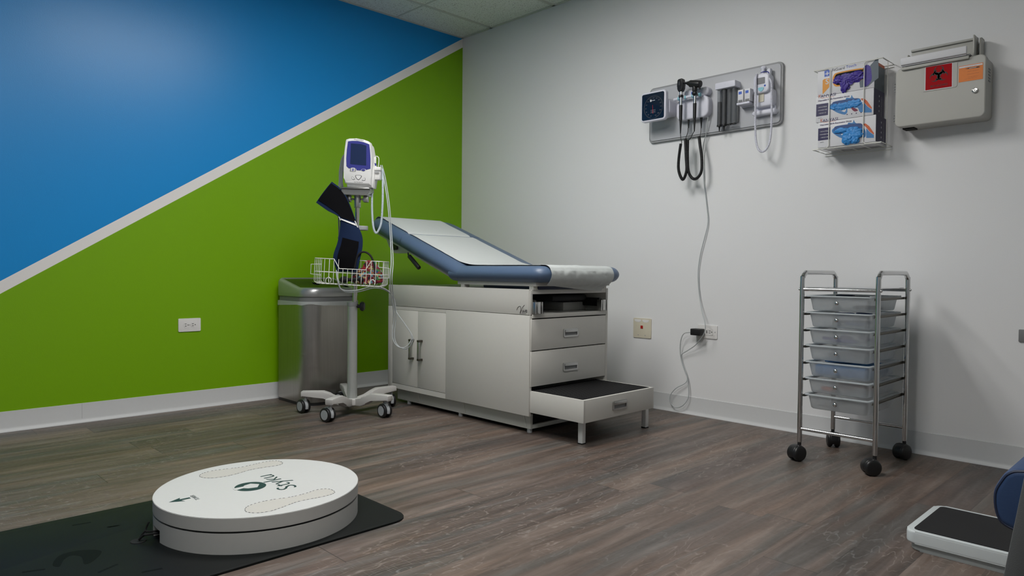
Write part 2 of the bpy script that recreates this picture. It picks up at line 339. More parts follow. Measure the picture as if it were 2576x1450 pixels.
class MB:
    def __init__(s): s.bm = bmesh.new()
    def merge(s, t, mx=None, mi=0):
        if mx is not None: t.transform(mx)
        for f in t.faces: f.material_index = mi
        me = bpy.data.meshes.new('t'); t.to_mesh(me); t.free(); s.bm.from_mesh(me); bpy.data.meshes.remove(me); return s
    def box(s, x0, x1, y0, y1, z0, z1, bev=0, seg=2, mx=None, mi=0):
        t = bmesh.new(); bmesh.ops.create_cube(t, size=1)
        t.transform(T((x0+x1)/2, (y0+y1)/2, (z0+z1)/2) @ Matrix.Diagonal((abs(x1-x0), abs(y1-y0), abs(z1-z0), 1)))
        if bev: bmesh.ops.bevel(t, geom=t.edges[:], offset=bev, segments=seg, affect='EDGES', profile=0.5)
        return s.merge(t, mx, mi)
    def prism(s, poly, z0, z1, bev=0, seg=3, mx=None, mi=0, bevbot=True, hole=None):
        t = bmesh.new()
        if hole is None:
            b = [t.verts.new((x, y, z0)) for x, y in poly]; u = [t.verts.new((x, y, z1)) for x, y in poly]; n = len(poly)
            fb = t.faces.new(b[::-1]); fu = t.faces.new(u)
            for i in range(n): t.faces.new((b[i], b[(i+1) % n], u[(i+1) % n], u[i]))
            if bev:
                ed = list(fu.edges) + (list(fb.edges) if bevbot else [])
                bmesh.ops.bevel(t, geom=ed, offset=bev, segments=seg, affect='EDGES', profile=0.5)
        else:   # ring between poly and hole (same vertex count)
            n = len(poly)
            L = [[t.verts.new((x, y, z)) for x, y in q] for q, z in ((poly, z0), (poly, z1), (hole, z1), (hole, z0))]
            for k in range(4):
                A, B = L[k], L[(k+1) % 4]
                for i in range(n): t.faces.new((A[i], A[(i+1) % n], B[(i+1) % n], B[i]))
        bmesh.ops.recalc_face_normals(t, faces=t.faces[:])
        return s.merge(t, mx, mi)
    def soft(s, w, h, r, z0, z1, e, cx=0, cy=0, mx=None, mi=0, dome=0.0, taper=0.0):
        """rounded-rectangle block whose front edge is rounded by e, lofted in rings"""
        t = bmesh.new(); R = []
        def ring(i, z): R.append([t.verts.new((x, y, z)) for x, y in rrect(w-2*i, h-2*i, max(0.0015, r-i), 8, cx, cy)])
        ring(0, z0)
        for k in range(7):
            a = math.radians(15*k); ring(taper+e*(1-math.cos(a)), z1-e+e*math.sin(a))
        if dome: ring(taper+e+0.15*min(w, h), z1+dome)
        for A, B in zip(R, R[1:]):
            for k in range(len(A)): t.faces.new((A[k], A[(k+1) % len(A)], B[(k+1) % len(A)], B[k]))
        t.faces.new(R[-1]); t.faces.new(R[0][::-1]); bmesh.ops.recalc_face_normals(t, faces=t.faces[:])
        return s.merge(t, mx, mi)
    def cyl(s, p0, p1, r, r2=None, seg=16, mi=0, bev=0):
        p0, p1 = Vector(p0), Vector(p1); d = p1-p0; t = bmesh.new()
        bmesh.ops.create_cone(t, cap_ends=True, segments=seg, radius1=r, radius2=r if r2 is None else r2, depth=d.length)
        if bev:
            ed = [e for e in t.edges if abs(e.verts[0].co.z-e.verts[1].co.z) < 1e-6]
            bmesh.ops.bevel(t, geom=ed, offset=bev, segments=3, affect='EDGES', profile=0.5)
        return s.merge(t, T(*((p0+p1)/2)) @ d.to_track_quat('Z', 'Y').to_matrix().to_4x4(), mi)
    def lathe(s, prof, mx=None, seg=24, mi=0):
        t = bmesh.new(); rings = []
        for r, z in prof:
            if r < 1e-6: rings.append([t.verts.new((0, 0, z))])
            else: rings.append([t.verts.new((r*math.cos(2*PI*k/seg), r*math.sin(2*PI*k/seg), z)) for k in range(seg)])
        for A, B in zip(rings, rings[1:]):
            for k in range(seg):
                a, b = A[k % len(A)], A[(k+1) % len(A)]; c, d = B[(k+1) % len(B)], B[k % len(B)]
                vs = []
                for v in (a, b, c, d):
                    if v not in vs: vs.append(v)
                if len(vs) > 2: t.faces.new(vs)
        if len(rings[0]) > 1: t.faces.new(rings[0][::-1])
        if len(rings[-1]) > 1: t.faces.new(rings[-1])
        bmesh.ops.recalc_face_normals(t, faces=t.faces[:])
        return s.merge(t, mx, mi)
    def tube(s, pts, r, seg=8, n=6, rib=0, amp=0.15, mi=0, closed=False, mx=None):
        P = catmull(pts, n, closed) if n else [Vector(p) for p in pts]
        if rib:      # resample evenly so each turn of the coil shows as a ridge
            L = [0]
            for a, b in zip(P, P[1:]): L.append(L[-1]+(b-a).length)
            cnt = int(L[-1]/(rib/4)); Q = []; j = 0
            for k in range(cnt+1):
                d = L[-1]*k/cnt
                while j < len(L)-2 and L[j+1] < d: j += 1
                Q.append(P[j].lerp(P[j+1], (d-L[j])/max(1e-9, L[j+1]-L[j])))
            P = Q
        t = bmesh.new(); rings = []; m = len(P)
        tan = (P[1]-P[0]).normalized(); up = Vector((0, 0, 1)) if abs(tan.z) < 0.9 else Vector((1, 0, 0))
        nrm = tan.cross(up).normalized()
        for i in range(m):
            if closed: tg = (P[(i+1) % m]-P[i-1]).normalized()
            else: tg = (P[min(i+1, m-1)]-P[max(i-1, 0)]).normalized()
            nrm = (nrm-tg*nrm.dot(tg)).normalized(); bi = tg.cross(nrm)
            rr = r if not rib else r*(1+amp*(1 if i % 4 in (1, 2) else -1))
            rings.append([t.verts.new(P[i]+(nrm*math.cos(2*PI*k/seg)+bi*math.sin(2*PI*k/seg))*rr) for k in range(seg)])
        for i in range(m if closed else m-1):
            A, B = rings[i], rings[(i+1) % m]
            for k in range(seg): t.faces.new((A[k], A[(k+1) % seg], B[(k+1) % seg], B[k]))
        if not closed: t.faces.new(rings[0][::-1]); t.faces.new(rings[-1])
        bmesh.ops.recalc_face_normals(t, faces=t.faces[:])
        return s.merge(t, mx, mi)
    def ball(s, c, r, seg=14, sc=(1, 1, 1), mi=0, mx=None):
        t = bmesh.new(); bmesh.ops.create_uvsphere(t, u_segments=seg, v_segments=seg//2+2, radius=r)
        m2 = T(*c) @ Matrix.Diagonal((*sc, 1))
        return s.merge(t, (mx @ m2) if mx else m2, mi)
    def grid(s, fn, nu, nv, mi=0, thick=0, mx=None):
        t = bmesh.new(); V = [[t.verts.new(fn(i/nu, j/nv)) for j in range(nv+1)] for i in range(nu+1)]
        for i in range(nu):
            for j in range(nv): t.faces.new((V[i][j], V[i+1][j], V[i+1][j+1], V[i][j+1]))
        if thick:
            bmesh.ops.recalc_face_normals(t, faces=t.faces[:]); bmesh.ops.solidify(t, geom=t.faces[:], thickness=thick)
        return s.merge(t, mx, mi)
    def build(s, name, mats, parent=None, loc=None, sharp=38):
        r = top(parent)
        if r is not None and r.name in WORLD: s.bm.transform(r.matrix_basis.inverted())
        me = bpy.data.meshes.new(name); s.bm.to_mesh(me); s.bm.free()
        for m in (mats if isinstance(mats, (list, tuple)) else [mats]): me.materials.append(M[m] if isinstance(m, str) else m)
        for p in me.polygons: p.use_smooth = True
        me.set_sharp_from_angle(angle=math.radians(sharp))
        o = bpy.data.objects.new(name, me); C.objects.link(o)
        if parent: o.parent = parent
        if loc: o.location = loc
        return o
def thing(name, label, cat, loc=(0, 0, 0), rz=0, group=None, frame=None, world=False):
    o = bpy.data.objects.new(name, None); C.objects.link(o); o.empty_display_size = 0.05
    if frame is not None: o.matrix_world = frame
    else: o.location = loc; o.rotation_euler = (0, 0, math.radians(rz))
    o['label'] = label; o['category'] = cat
    if group: o['group'] = group
    if world: WORLD.add(o.name)
    return o
def tag(o, label, cat, group=None):
    o['label'] = label; o['category'] = cat
    if group: o['group'] = group
    return o
def struct(o): o['kind'] = 'structure'; return o
def text(s, size, m, parent, u, v, w, name='lettering', rot=0, align='LEFT', ext=0.0002, shear=0, sx=1.0, bold=0, mx=None):
    cu = bpy.data.curves.new('txt', 'FONT'); cu.body = s; cu.size = size; cu.extrude = ext; cu.align_x = align; cu.align_y = 'CENTER'; cu.shear = shear; cu.offset = bold
    cu.resolution_u = 3
    o = bpy.data.objects.new('txt', cu); C.objects.link(o)
    dg = bpy.context.evaluated_depsgraph_get(); me = bpy.data.meshes.new_from_object(o.evaluated_get(dg))
    bpy.data.objects.remove(o); me.name = name
    me.transform((mx if mx is not None else Matrix.Identity(4)) @ T(u, v, w) @ RZ(rot) @ Matrix.Diagonal((sx, 1, 1, 1)))
    q = top(parent)
    if q is not None and q.name in WORLD: me.transform(q.matrix_basis.inverted())
    me.materials.clear(); me.materials.append(M[m])
    r = bpy.data.objects.new(name, me); C.objects.link(r)
    if parent: r.parent = parent
    return r
def copy_tree(o, parent=None):
    c = o.copy(); C.objects.link(c); c.parent = parent
    for ch in [x for x in bpy.data.objects if x.parent == o]: copy_tree(ch, c)
    return c
def WR(x, z, out=0.0): return Matrix(((1, 0, 0, x), (0, 0, -1, -out), (0, 1, 0, z), (0, 0, 0, 1)))     # right wall frame: u right, v up, w into the room
def WL(y, z, out=0.0): return Matrix(((0, 0, 1, out), (1, 0, 0, y), (0, 1, 0, z), (0, 0, 0, 1)))       # left wall frame
def inv(root, p): return root.matrix_basis.inverted() @ Vector(p)

# ---------------------------------------------------------------- the room
RX1, RY1 = 5.3, -5.4
struct(MB().box(0, RX1, RY1, 0, -0.1, 0).build('floor', 'floor'))
struct(MB().box(0, RX1, RY1, 0, CEIL, CEIL+0.08).build('ceiling', 'ceil'))
struct(MB().box(-0.12, 0, RY1-0.12, 0.12, -0.1, CEIL+0.08).build('wall_left', 'accent'))
struct(MB().box(0, RX1+0.12, 0, 0.12, -0.1, CEIL+0.08).build('wall_right', 'white_wall'))
struct(MB().box(RX1, RX1+0.12, RY1-0.12, 0, -0.1, CEIL+0.08).build('wall_far', 'rear_wall'))
struct(MB().box(0, RX1, RY1-0.12, RY1, -0.1, CEIL+0.08).build('wall_back', 'rear_wall'))
# vinyl cove base: thin sheet with a flared toe
BH = 0.099
prof = [(0, BH), (0.0035, BH-0.001), (0.0035, 0.022), (0.006, 0.011), (0.0125, 0.004), (0.013, 0.0), (0, 0)]
def cove(L, mx, name, seams=()):
    m = MB(); m.prism(prof, 0, L, mx=mx)
    return struct(m.build(name, 'vinyl'))
# prism XY -> (out, up), Z -> along the wall
cove(-RY1-0.014, Matrix(((1, 0, 0, 0), (0, 0, -1, -0.014), (0, 1, 0, 0), (0, 0, 0, 1))), 'baseboard_left')
cove(RX1, Matrix(((0, 0, 1, 0), (-1, 0, 0, 0), (0, 1, 0, 0), (0, 0, 0, 1))), 'baseboard_right')
sy = at(206.7, 1040, 0, 0.0035).y
struct(MB().box(0.0034, 0.0038, sy-0.0006, sy+0.0006, 0.015, BH).build('trim_1', 'greyplastic'))
# suspended ceiling grid
g = MB()
for k in range(9):
    x = 0.325+0.61*k
    if x < RX1-0.03: g.box(x-0.012, x+0.012, RY1, 0, CEIL-0.004, CEIL, 0)
for k in range(1, 9):
    y = -0.61*k
    if y > RY1+0.02: g.box(0, RX1, y-0.006, y+0.006, CEIL-0.002, CEIL, 0)
g.box(0, 0.02, RY1, 0, CEIL-0.004, CEIL); g.box(0, RX1, -0.02, 0, CEIL-0.004, CEIL)
M['tbar'] = mat('ceiling grid metal', (0.52, 0.54, 0.50), 0.6)
struct(g.build('trim_2', 'tbar'))
# ceiling troffers (above the photo's frame, they light the room)
M['glow'] = mat('lit diffuser', (0.9, 0.9, 0.9), 0.5, emit=(1.0, 0.985, 0.955), estr=LAMP)
def troffer(x0, y0, x1, y1, label):
    t = thing('ceiling_light', label, 'ceiling light', ((x0+x1)/2, (y0+y1)/2, CEIL), group=None)
    w, h = x1-x0, y1-y0
    MB().prism(rrect(w-0.01, h-0.01, 0.004), -0.02, -0.004, mx=None, hole=rrect(w-0.07, h-0.07, 0.004)).build('frame', 'whiteplastic', t)
    MB().box(-w/2+0.036, w/2-0.036, -h/2+0.036, h/2-0.036, -0.014, -0.006).build('diffuser', 'glow', t)
troffer(1.545, -2.44, 2.155, -1.22, 'recessed ceiling light panel over the space between exam table and round platform')
troffer(2.765, -3.66, 3.375, -2.44, 'recessed ceiling light panel between the round platform and the blue chair')

# ---------------------------------------------------------------- exam table
def pull(parent, y0, y1, z0, z1, x):
    """recessed cup pull on a front that faces +x"""
    w, h = y1-y0, z1-z0
    mx = Matrix(((0, 0, 1, x), (1, 0, 0, (y0+y1)/2), (0, 1, 0, (z0+z1)/2), (0, 0, 0, 1)))
    m = MB()
    m.prism(rrect(w, h, 0.006), 0, 0.006, mx=mx, hole=rrect(w-0.016, h-0.016, 0.003))
    m.prism([(-w/2+0.007, h/2-0.004), (-w/2+0.007, -0.001+h*0.08), (w/2-0.007, -0.001+h*0.08), (w/2-0.007, h/2-0.004)], 0.001, 0.009, bev=0.002, mx=mx)
    o = m.build('pull', 'satin', parent)
    MB().box(-w/2+0.008, w/2-0.008, -h/2+0.008, h*0.08, 0.0006, 0.0022, mx=mx).build('recess', 'midgrey', o)
    return o
tb = thing('exam_table', 'off white exam table with navy padded top, raised backrest and pulled-out foot step', 'exam table', (1.16, -0.745, 0), world=True)
X0, X1, Y0, Y1 = 0.563, 1.750, -1.045, -0.445
m = MB()
m.box(X0, 0.606, Y0, Y0+0.018, 0.093, 0.580, 0.0015); m.box(1.110, 1.746, Y0, Y0+0.018, 0.093, 0.580, 0.0015)
m.box(0.606, 1.110, Y0, Y0+0.018, 0.093, 0.1215); m.box(0.606, 1.110, Y0, Y0+0.018, 0.562, 0.580)
m.box(X0, 1.738, Y0+0.002, Y0+0.02, 0.5825, 0.706, 0.0015)
m.box(X0, X1, Y1-0.018, Y1, 0.093, 0.706, 0.0015); m.box(X0, X0+0.016, Y0+0.018, Y1-0.018, 0.093, 0.704)
m.box(X0, 1.736, Y0+0.02, Y1-0.018, 0.694, 0.704)
m.box(1.733, 1.748, Y0+0.012, Y1-0.018, 0.683, 0.704, 0.001)
m.box(1.20, X1, Y0+0.018, Y1-0.018, 0.566, 0.5865, 0.001)
m.box(1.738, 1.746, Y0+0.005, Y0+0.02, 0.5825, 0.7, 0.001)
body = m.build('cabinet_body', 'cab', tb)
MB().box(0.60, 1.728, Y0+0.020, Y1-0.020, 0.235, 0.560).build('gap_shade_block', 'gap', tb)  # near-black filler that paints the shade behind door and drawer gaps
MB().box(1.19, 1.20, Y0+0.02, Y1-0.02, 0.587, 0.694).build('cavity_back', 'midgrey', tb)
MB().box(1.45, 1.62, -0.66, -0.47, 0.587, 0.630, 0.002).build('storage_box', 'cab', tb)
for i, (a, b) in enumerate(((0.6075, 0.8565), (0.8585, 1.1085))):
    d = MB().box(a, b, Y0-0.0004, Y0+0.016, 0.1235, 0.5605, 0.0008).build('door', 'cab', tb)
    hx = 0.815 if i == 0 else 0.897
    h = MB()
    h.box(hx-0.009, hx+0.009, Y0-0.030, Y0, 0.387, 0.399, 0.002, mi=1); h.box(hx-0.009, hx+0.009, Y0-0.030, Y0, 0.281, 0.293, 0.002, mi=1)
    h.box(hx-0.0085, hx+0.0085, Y0-0.029, Y0-0.017, 0.292, 0.388, 0.003)
    h.build('handle', ['satin', 'darkmetal'], d)
for z0, z1 in ((0.4105, 0.5605), (0.236, 0.4055)):
    d = MB().box(1.732, 1.7515, Y0+0.007, Y1-0.021, z0, z1, 0.001).build('drawer', 'cab', tb)
    zc = 0.484 if z0 > 0.4 else 0.312
    pull(d, -0.808, -0.697, zc-0.021, zc+0.021, 1.7515)
# plinth, feet
m = MB(); m.box(0.60, 1.715, -1.000, -0.984, 0.020, 0.093, 0.001); m.box(0.60, 1.715, -0.506, -0.49, 0.020, 0.093, 0.001)
m.box(1.699, 1.715, -0.984, -0.506, 0.020, 0.040, 0.001); m.box(0.60, 0.616, -0.984, -0.506, 0.020, 0.093)
for x in (0.80, 1.20, 1.66):      # stamped stiffening ribs
    m.prism([(x, 0.09), (x+0.012, 0.09), (x+0.03, 0.03), (x+0.02, 0.03)], 1.0000, 1.0025, mx=Matrix(((1, 0, 0, 0), (0, 0, -1, 0), (0, 1, 0, 0), (0, 0, 0, 1))))
m.build('plinth', 'cab2', tb)
MB().box(1.65, 1.698, -0.98, -0.50, 0.045, 0.092).box(0.63, 1.64, -0.97, -0.52, 0.0925, 0.1).build('underside_shade', 'gap', tb)  # near-black fill, the shade below the cabinet put into colour
for x, y in ((0.70, -0.985), (1.172, -0.985), (1.695, -0.985), (0.70, -0.51), (1.695, -0.51)):
    MB().cyl((x, y, 0), (x, y, 0.021), 0.013, seg=14).build('foot', 'greyplastic', tb)
# foot step
m = MB(); SX = 2.080; SY0, SY1 = -1.037, -0.490
m.box(1.40, SX, SY0, SY0+0.012, 0.112, 0.216, 0.001); m.box(1.40, SX, SY1-0.012, SY1, 0.112, 0.216, 0.001)
m.box(SX-0.014, SX, SY0+0.012, SY1-0.012, 0.112, 0.216, 0.001); m.box(1.40, SX-0.014, SY0+0.012, SY1-0.012, 0.195, 0.210)
sp = m.build('step_drawer', 'cab', tb)
t = MB(); t.box(1.72, SX-0.016, SY0+0.014, SY1-0.014, 0.210, 0.2155)
for k in range(34):
    y = SY0+0.020+k*(SY1-SY0-0.04)/33; t.box(1.72, SX-0.018, y-0.0025, y+0.0025, 0.2155, 0.2172)
t.build('tread_mat', 'ribmat', sp)
pull(sp, -0.828, -0.718, 0.143, 0.187, SX)
for y in (-0.985, -0.485):
    l = MB().box(2.005, 2.030, y-0.0, y+0.025, 0.004, 0.112, 0.001).build('leg', 'whiteplastic', sp)
    MB().box(2.004, 2.031, y-0.001, y+0.026, 0, 0.005).build('foot_cap', 'rubber', l)
# top board, blocks, pads
m = MB(); m.box(1.19, 1.770, -1.030, -0.460, 0.721, 0.741, 0.001)
for x in (1.215, 1.725):
    for y in (-1.028, -0.50): m.box(x, x+0.028, y, y+0.035, 0.704, 0.721)
m.build('seat_board', 'cab', tb)
def plan(x0, x1, y0, y1, r0, r1):       # plan outline, r0 radius at x0 end, r1 at x1 end
    p = []
    for cx, cy, a0, r in ((x1-r1, y1-r1, 0, r1), (x0+r0, y1-r0, 90, r0), (x0+r0, y0+r0, 180, r0), (x1-r1, y0+r1, 270, r1)):
        for k in range(7):
            a = math.radians(a0+15*k); p.append((cx+r*math.cos(a), cy+r*math.sin(a)))
    return p
def cushion(x0, x1, y0, y1, r0, r1, th, e, mx, crown=0.004):
    t = bmesh.new(); rings = []
    def ring(i, z): rings.append([t.verts.new((x, y, z)) for x, y in plan(x0+i, x1-i, y0+i, y1-i, max(0.002, r0-i*0.6), max(0.002, r1-i*0.6))])
    for k in range(13):
        a = math.radians(-90+15*k); ring(e*(1-math.cos(a))**0.9, -th/2+th/2*math.sin(a))
    for f, c in ((0.08, 0.35), (0.13, 0.7), (0.20, 0.95), (0.25, 1.0)):
        if e+f < min(x1-x0, y1-y0)/2-0.01: ring(e+f-0.03, crown*c)
    for A, B in zip(rings, rings[1:]):
        for k in range(len(A)): t.faces.new((A[k], A[(k+1) % len(A)], B[(k+1) % len(A)], B[k]))
    t.faces.new(rings[-1]); t.faces.new(rings[0][::-1]); bmesh.ops.recalc_face_normals(t, faces=t.faces[:])
    return MB().merge(t, mx)
PY0, PY1 = -1.066, -0.424
TH = math.radians(20.0); HX, HZ = 1.215, 0.826
BF = Matrix(((-math.cos(TH), 0, math.sin(TH), HX), (0, -1, 0, 0), (math.sin(TH), 0, math.cos(TH), HZ), (0, 0, 0, 1)))
cushion(1.130, 1.846, PY0, PY1, 0.03, 0.075, 0.080, 0.040, T(0, 0, 0.819)).build('seat_pad', 'navyvinyl', tb, sharp=80)
cushion(-0.052, 0.545, -PY1, -PY0, 0.03, 0.02, 0.086, 0.040, BF).build('back_pad', 'navyvinyl', tb, sharp=80)
cushion(0.497, 0.890, -PY1, -PY0, 0.02, 0.085, 0.086, 0.040, BF).build('head_pad', 'navyvinyl', tb, sharp=80)
MB().box(0.02, 0.84, 0.455, 1.035, -0.094, -0.082, 0.002, mx=BF).build('back_board', 'cab', tb)
MB().box(1.36, 1.762, -1.0, -0.49, 0.7045, 0.7395, 0.008).build('leg_extension_pad', 'navydark', tb)
# bracket and lever below the head end
m = MB(); XZ = Matrix(((1, 0, 0, 0), (0, 0, -1, 0), (0, 1, 0, 0), (0, 0, 0, 1)))
m.prism([(0.455, 1.01), (0.50, 0.935), (0.56, 0.895), (0.76, 0.892), (0.80, 0.915), (0.70, 0.95), (0.53, 1.02)], 0.985, 1.0, bev=0.003, mx=XZ)
m.cyl((0.515, -1.001, 0.955), (0.515, -1.006, 0.955), 0.006)
m.build('head_bracket', 'cab2', tb)
MB().box(0.54, 0.60, -1.012, -1.0, 0.915, 0.965, 0.006, mx=None).build('latch', 'black', tb)
P = [(0.742, -1.03, 0.905), (0.742, -1.03, 0.885), (0.752, -1.03, 0.872)]
m = MB(); m.tube(P, 0.004); m.cyl((0.752, -1.03, 0.876), (0.848, -1.03, 0.806), 0.0125, seg=14, bev=0.003); m.build('recline_lever', 'black', tb)
# stirrup hardware in the front opening
for yc, s in ((-1.003, 1), (-0.497, -1)):
    m = MB(); m.box(1.737, 1.767, yc-0.026, yc-0.018, 0.588, 0.645, 0.001); m.box(1.730, 1.768, yc-0.014, yc+0.012, 0.588, 0.646, 0.002); m.box(1.730, 1.768, yc+0.020, yc+0.027, 0.588, 0.645, 0.001)
    o = m.build('stirrup_bracket', 'satin', tb)
    MB().box(1.7675, 1.769, yc-0.005, yc-0.002, 0.594, 0.640).build('slot', 'whiteplastic', o)
    MB().box(1.50, 1.735, yc-0.015 if s > 0 else yc-0.005, yc+0.02, 0.61, 0.655, 0.008).build('stirrup_arm', 'black', tb)
MB().prism([(1.50, -0.81), (1.60, -0.85), (1.69, -0.82), (1.70, -0.60), (1.66, -0.52), (1.50, -0.52)], 0.640, 0.672, bev=0.010).build('footrest', 'rubber', tb)
m = MB()
for st_ in ([(1440, 988), (1447, 966), (1462, 952), (1476, 956), (1478, 980), (1470, 1022), (1480, 995), (1494, 962), (1512, 940)], [(1496, 984), (1491, 1000), (1496, 1007), (1504, 996), (1508, 984), (1505, 1002), (1511, 1006), (1520, 996), (1522, 984)], [(1536, 987), (1527, 987), (1521, 998), (1525, 1007), (1533, 1000), (1537, 988), (1533, 1004), (1539, 1007)], [(1500, 973), (1502, 972)]):
    m.tube([at(920+x/3.788, 520+y/3.788, 1, Y0+0.001) for x, y in st_], 0.0010, seg=6)
m.build('lettering', 'ink', tb)
text('COMFORT', 0.0075, 'greyink', tb, 1.684, 0.588, 0.0005, mx=Matrix(((1, 0, 0, 0), (0, 0, -1, Y0+0.002), (0, 1, 0, 0), (0, 0, 0, 1))))
# paper on the pads
from mathutils import noise
path = []
for u in (0.893, 0.880, 0.85, 0.75, 0.62, 0.55, 0.525, 0.50, 0.40, 0.25, 0.12, 0.06):
    h = {0.893: -0.026, 0.880: -0.008}.get(u, 0.0052)
    if u == 0.525: h = -0.003
    path.append((HX-u*math.cos(TH)+h*math.sin(TH), HZ+u*math.sin(TH)+h*math.cos(TH)))
path += [(1.19, 0.842), (1.27, 0.828), (1.36, 0.8245), (1.50, 0.8245), (1.65, 0.8245), (1.76, 0.8235), (1.81, 0.8225), (1.838, 0.813), (1.850, 0.795), (1.8525, 0.775), (1.846, 0.752), (1.824, 0.730), (1.790, 0.713), (1.768, 0.694)]
PP = catmull([(x, 0, z) for x, z in path], 6)
def paper(a, b):
    y = -1.010+b*0.478
    L = len(PP)-1; end = 1 - (0.075*(1-b)**1.3)
    q = a*end*L; i = min(int(q), L-1); p = PP[i].lerp(PP[i+1], q-i)
    x, z = p.x, p.z; f = max(0, min(1, (x-1.62)/0.15)); f2 = 1 if a > 0.75 else 0
    n = noise.noise(Vector((x*9, y*13, z*14))); n2 = abs(noise.noise(Vector((x*22+3, y*26, z*20))))
    k = 0.0008+0.0045*f*f2
    if z > 0.80: return Vector((x, y, z+abs(n)*k+n2*k*0.5))
    return Vector((x+abs(n)*k*1.6+n2*k, y+0.004*f*n, z))
pm = MB().grid(paper, 190, 50, thick=0.0006).build('exam_paper', 'paper', sharp=60)
tag(pm, 'white paper sheet running down the navy pads of the exam table', 'paper sheet')

# ---------------------------------------------------------------- stainless waste bin
wb = thing('waste_bin', 'tall brushed steel waste bin with sloped dark lid in the green corner', 'waste bin', (0.205, -1.30, 0), world=True)
def dshape(x0, x1, y0, y1, rb, rf, n=10): 
    p = []
    for cx, cy, a0, r in ((x1-rf, y1-rf, 0, rf), (x0+rb, y1-rb, 90, rb), (x0+rb, y0+rb, 180, rb), (x1-rf, y0+rf, 270, rf)):
        for k in range(n+1):
            a = math.radians(a0+90*k/n); p.append((cx+r*math.cos(a), cy+r*math.sin(a)))
    return p
bx0, bx1, by0, by1 = 0.030, 0.400, -1.495, -1.110
m = MB(); m.prism(dshape(bx0, bx1, by0, by1, 0.04, 0.105), 0.018, 0.605); m.build('body', 'brushed', wb)
MB().prism(dshape(bx0+0.003, bx1-0.003, by0+0.003, by1-0.003, 0.04, 0.105), 0.0, 0.018, bev=0.003).build('base_ring', 'black', wb)
def liner(a, b):
    P = dshape(bx0-0.003, bx1+0.003, by0-0.003, by1+0.003, 0.04, 0.107, 24); n = len(P); q = P[int(a*n) % n]
    c = Vector(((bx0+bx1)/2, (by0+by1)/2)); v = Vector(q)-c; nz = noise.noise(Vector((q[0]*25, q[1]*25, b*2)))
    v *= 1+0.008*b*(0.6+nz); return Vector((c.x+v.x, c.y+v.y, 0.606-b*(0.022+0.022*noise.noise(Vector((q[0]*12, q[1]*12, 5))))))
MB().grid(liner, 100, 4, thick=0.0005).build('bag_liner', 'liner', wb)
MB().prism(dshape(bx0+0.004, bx1-0.004, by0+0.004, by1-0.004, 0.04, 0.103), 0.6055, 0.634).build('lid_gap', 'midgrey', wb)
# lid: ring with a sloping top edge, dark inset panel
def lidz(x): 
    t = max(0, min(1, (x-bx0)/(0.30-bx0))); t = t*t*(3-2*t); return 0.742+(0.688-0.742)*t
def lid_ring(inset, dz0, top):
    out = []; 
    for x, y in dshape(bx0+inset, bx1-inset, by0+inset, by1-inset, max(0.01, 0.04-inset), 0.105-inset): out.append((x, y, (lidz(x)+dz0) if top else dz0))
    return out
tt = bmesh.new(); rings = []
for ins, z, tp in ((0.0, 0.634, 0), (-0.002, 0.645, 0), (-0.001, -0.022, 1), (0.006, -0.008, 1), (0.016, 0.0, 1), (0.024, -0.002, 1), (0.026, -0.006, 1)):
    rings.append([tt.verts.new(v) for v in lid_ring(ins, z, tp)])
for A, B in zip(rings, rings[1:]):
    for k in range(len(A)): tt.faces.new((A[k], A[(k+1) % len(A)], B[(k+1) % len(A)], B[k]))
tt.faces.new(rings[0][::-1]); bmesh.ops.recalc_face_normals(tt, faces=tt.faces[:])
m = MB(); m.merge(tt); m.build('lid_rim', 'lidgrey', wb, sharp=60)
def lid_panel(a, b):
    x = bx0+0.028+a*(bx1-bx0-0.056); dy = 0.0
    P = [p for p in dshape(bx0+0.025, bx1-0.025, by0+0.025, by1-0.025, 0.02, 0.080, 30)]
    ys = sorted(P, key=lambda p: abs(p[0]-x))[:4]; lo, hi = min(p[1] for p in ys), max(p[1] for p in ys)
    if hi-lo < 0.05: lo, hi = by0+0.03, by1-0.03
    return Vector((x, lo+(hi-lo)*b, lidz(x)-0.005))
M['lidblack'] = mat('gloss black lid', (0.012, 0.014, 0.012), 0.12, spec=0.7)
lp = MB().grid(lid_panel, 24, 10, thick=0.002).build('lid_panel', 'lidblack', wb)
MB().lathe([(0, 0.0), (0.022, 0.0), (0.024, 0.002), (0, 0.003)], mx=T(0.16, -1.30, lidz(0.16)-0.003) @ RY(8)).build('sensor', 'satin', lp)

# ---------------------------------------------------------------- long floor mat and round platform
mt = MB(); mt.prism(plan(1.553, 2.280, -4.6, -2.128, 0.05, 0.06), 0, 0.006, bev=0.002, seg=2)
fm = mt.build('floor_mat', 'floormat')
tag(fm, 'long thin dark rubber mat lying under the white round platform', 'floor mat')
DX, DY, DR = 1.951, -2.477, 0.304
DM = 0.0062
tn = thing('turntable_platform', 'round white two-layer platform with dotted footprints standing on the dark mat', 'platform', (DX, DY, DM))
# base with cable notch at its -y side
tt = MB(); na = 160; notch = math.radians(-94)
t = bmesh.new(); R0 = DR-0.001; cols = []
def ring_pt(a, r, z): return (r*math.cos(a), r*math.sin(a), z)
ks = [notch + (2*PI-0.22)*k/na + 0.11 for k in range(na+1)]
vb = [t.verts.new(ring_pt(a, R0, 0)) for a in ks]; vt = [t.verts.new(ring_pt(a, R0, 0.058)) for a in ks]
vi = [t.verts.new(ring_pt(a, R0-0.05, 0)) for a in ks]; vit = [t.verts.new(ring_pt(a, R0-0.05, 0.058)) for a in ks]
for k in range(na):
    t.faces.new((vb[k], vb[k+1], vt[k+1], vt[k])); t.faces.new((vi[k+1], vi[k], vit[k], vit[k+1])); t.faces.new((vb[k+1], vb[k], vi[k], vi[k+1])); t.faces.new((vt[k], vt[k+1], vit[k+1], vit[k]))
t.faces.new((vb[0], vt[0], vit[0], vi[0])); t.faces.new((vb[na], vi[na], vit[na], vt[na]))
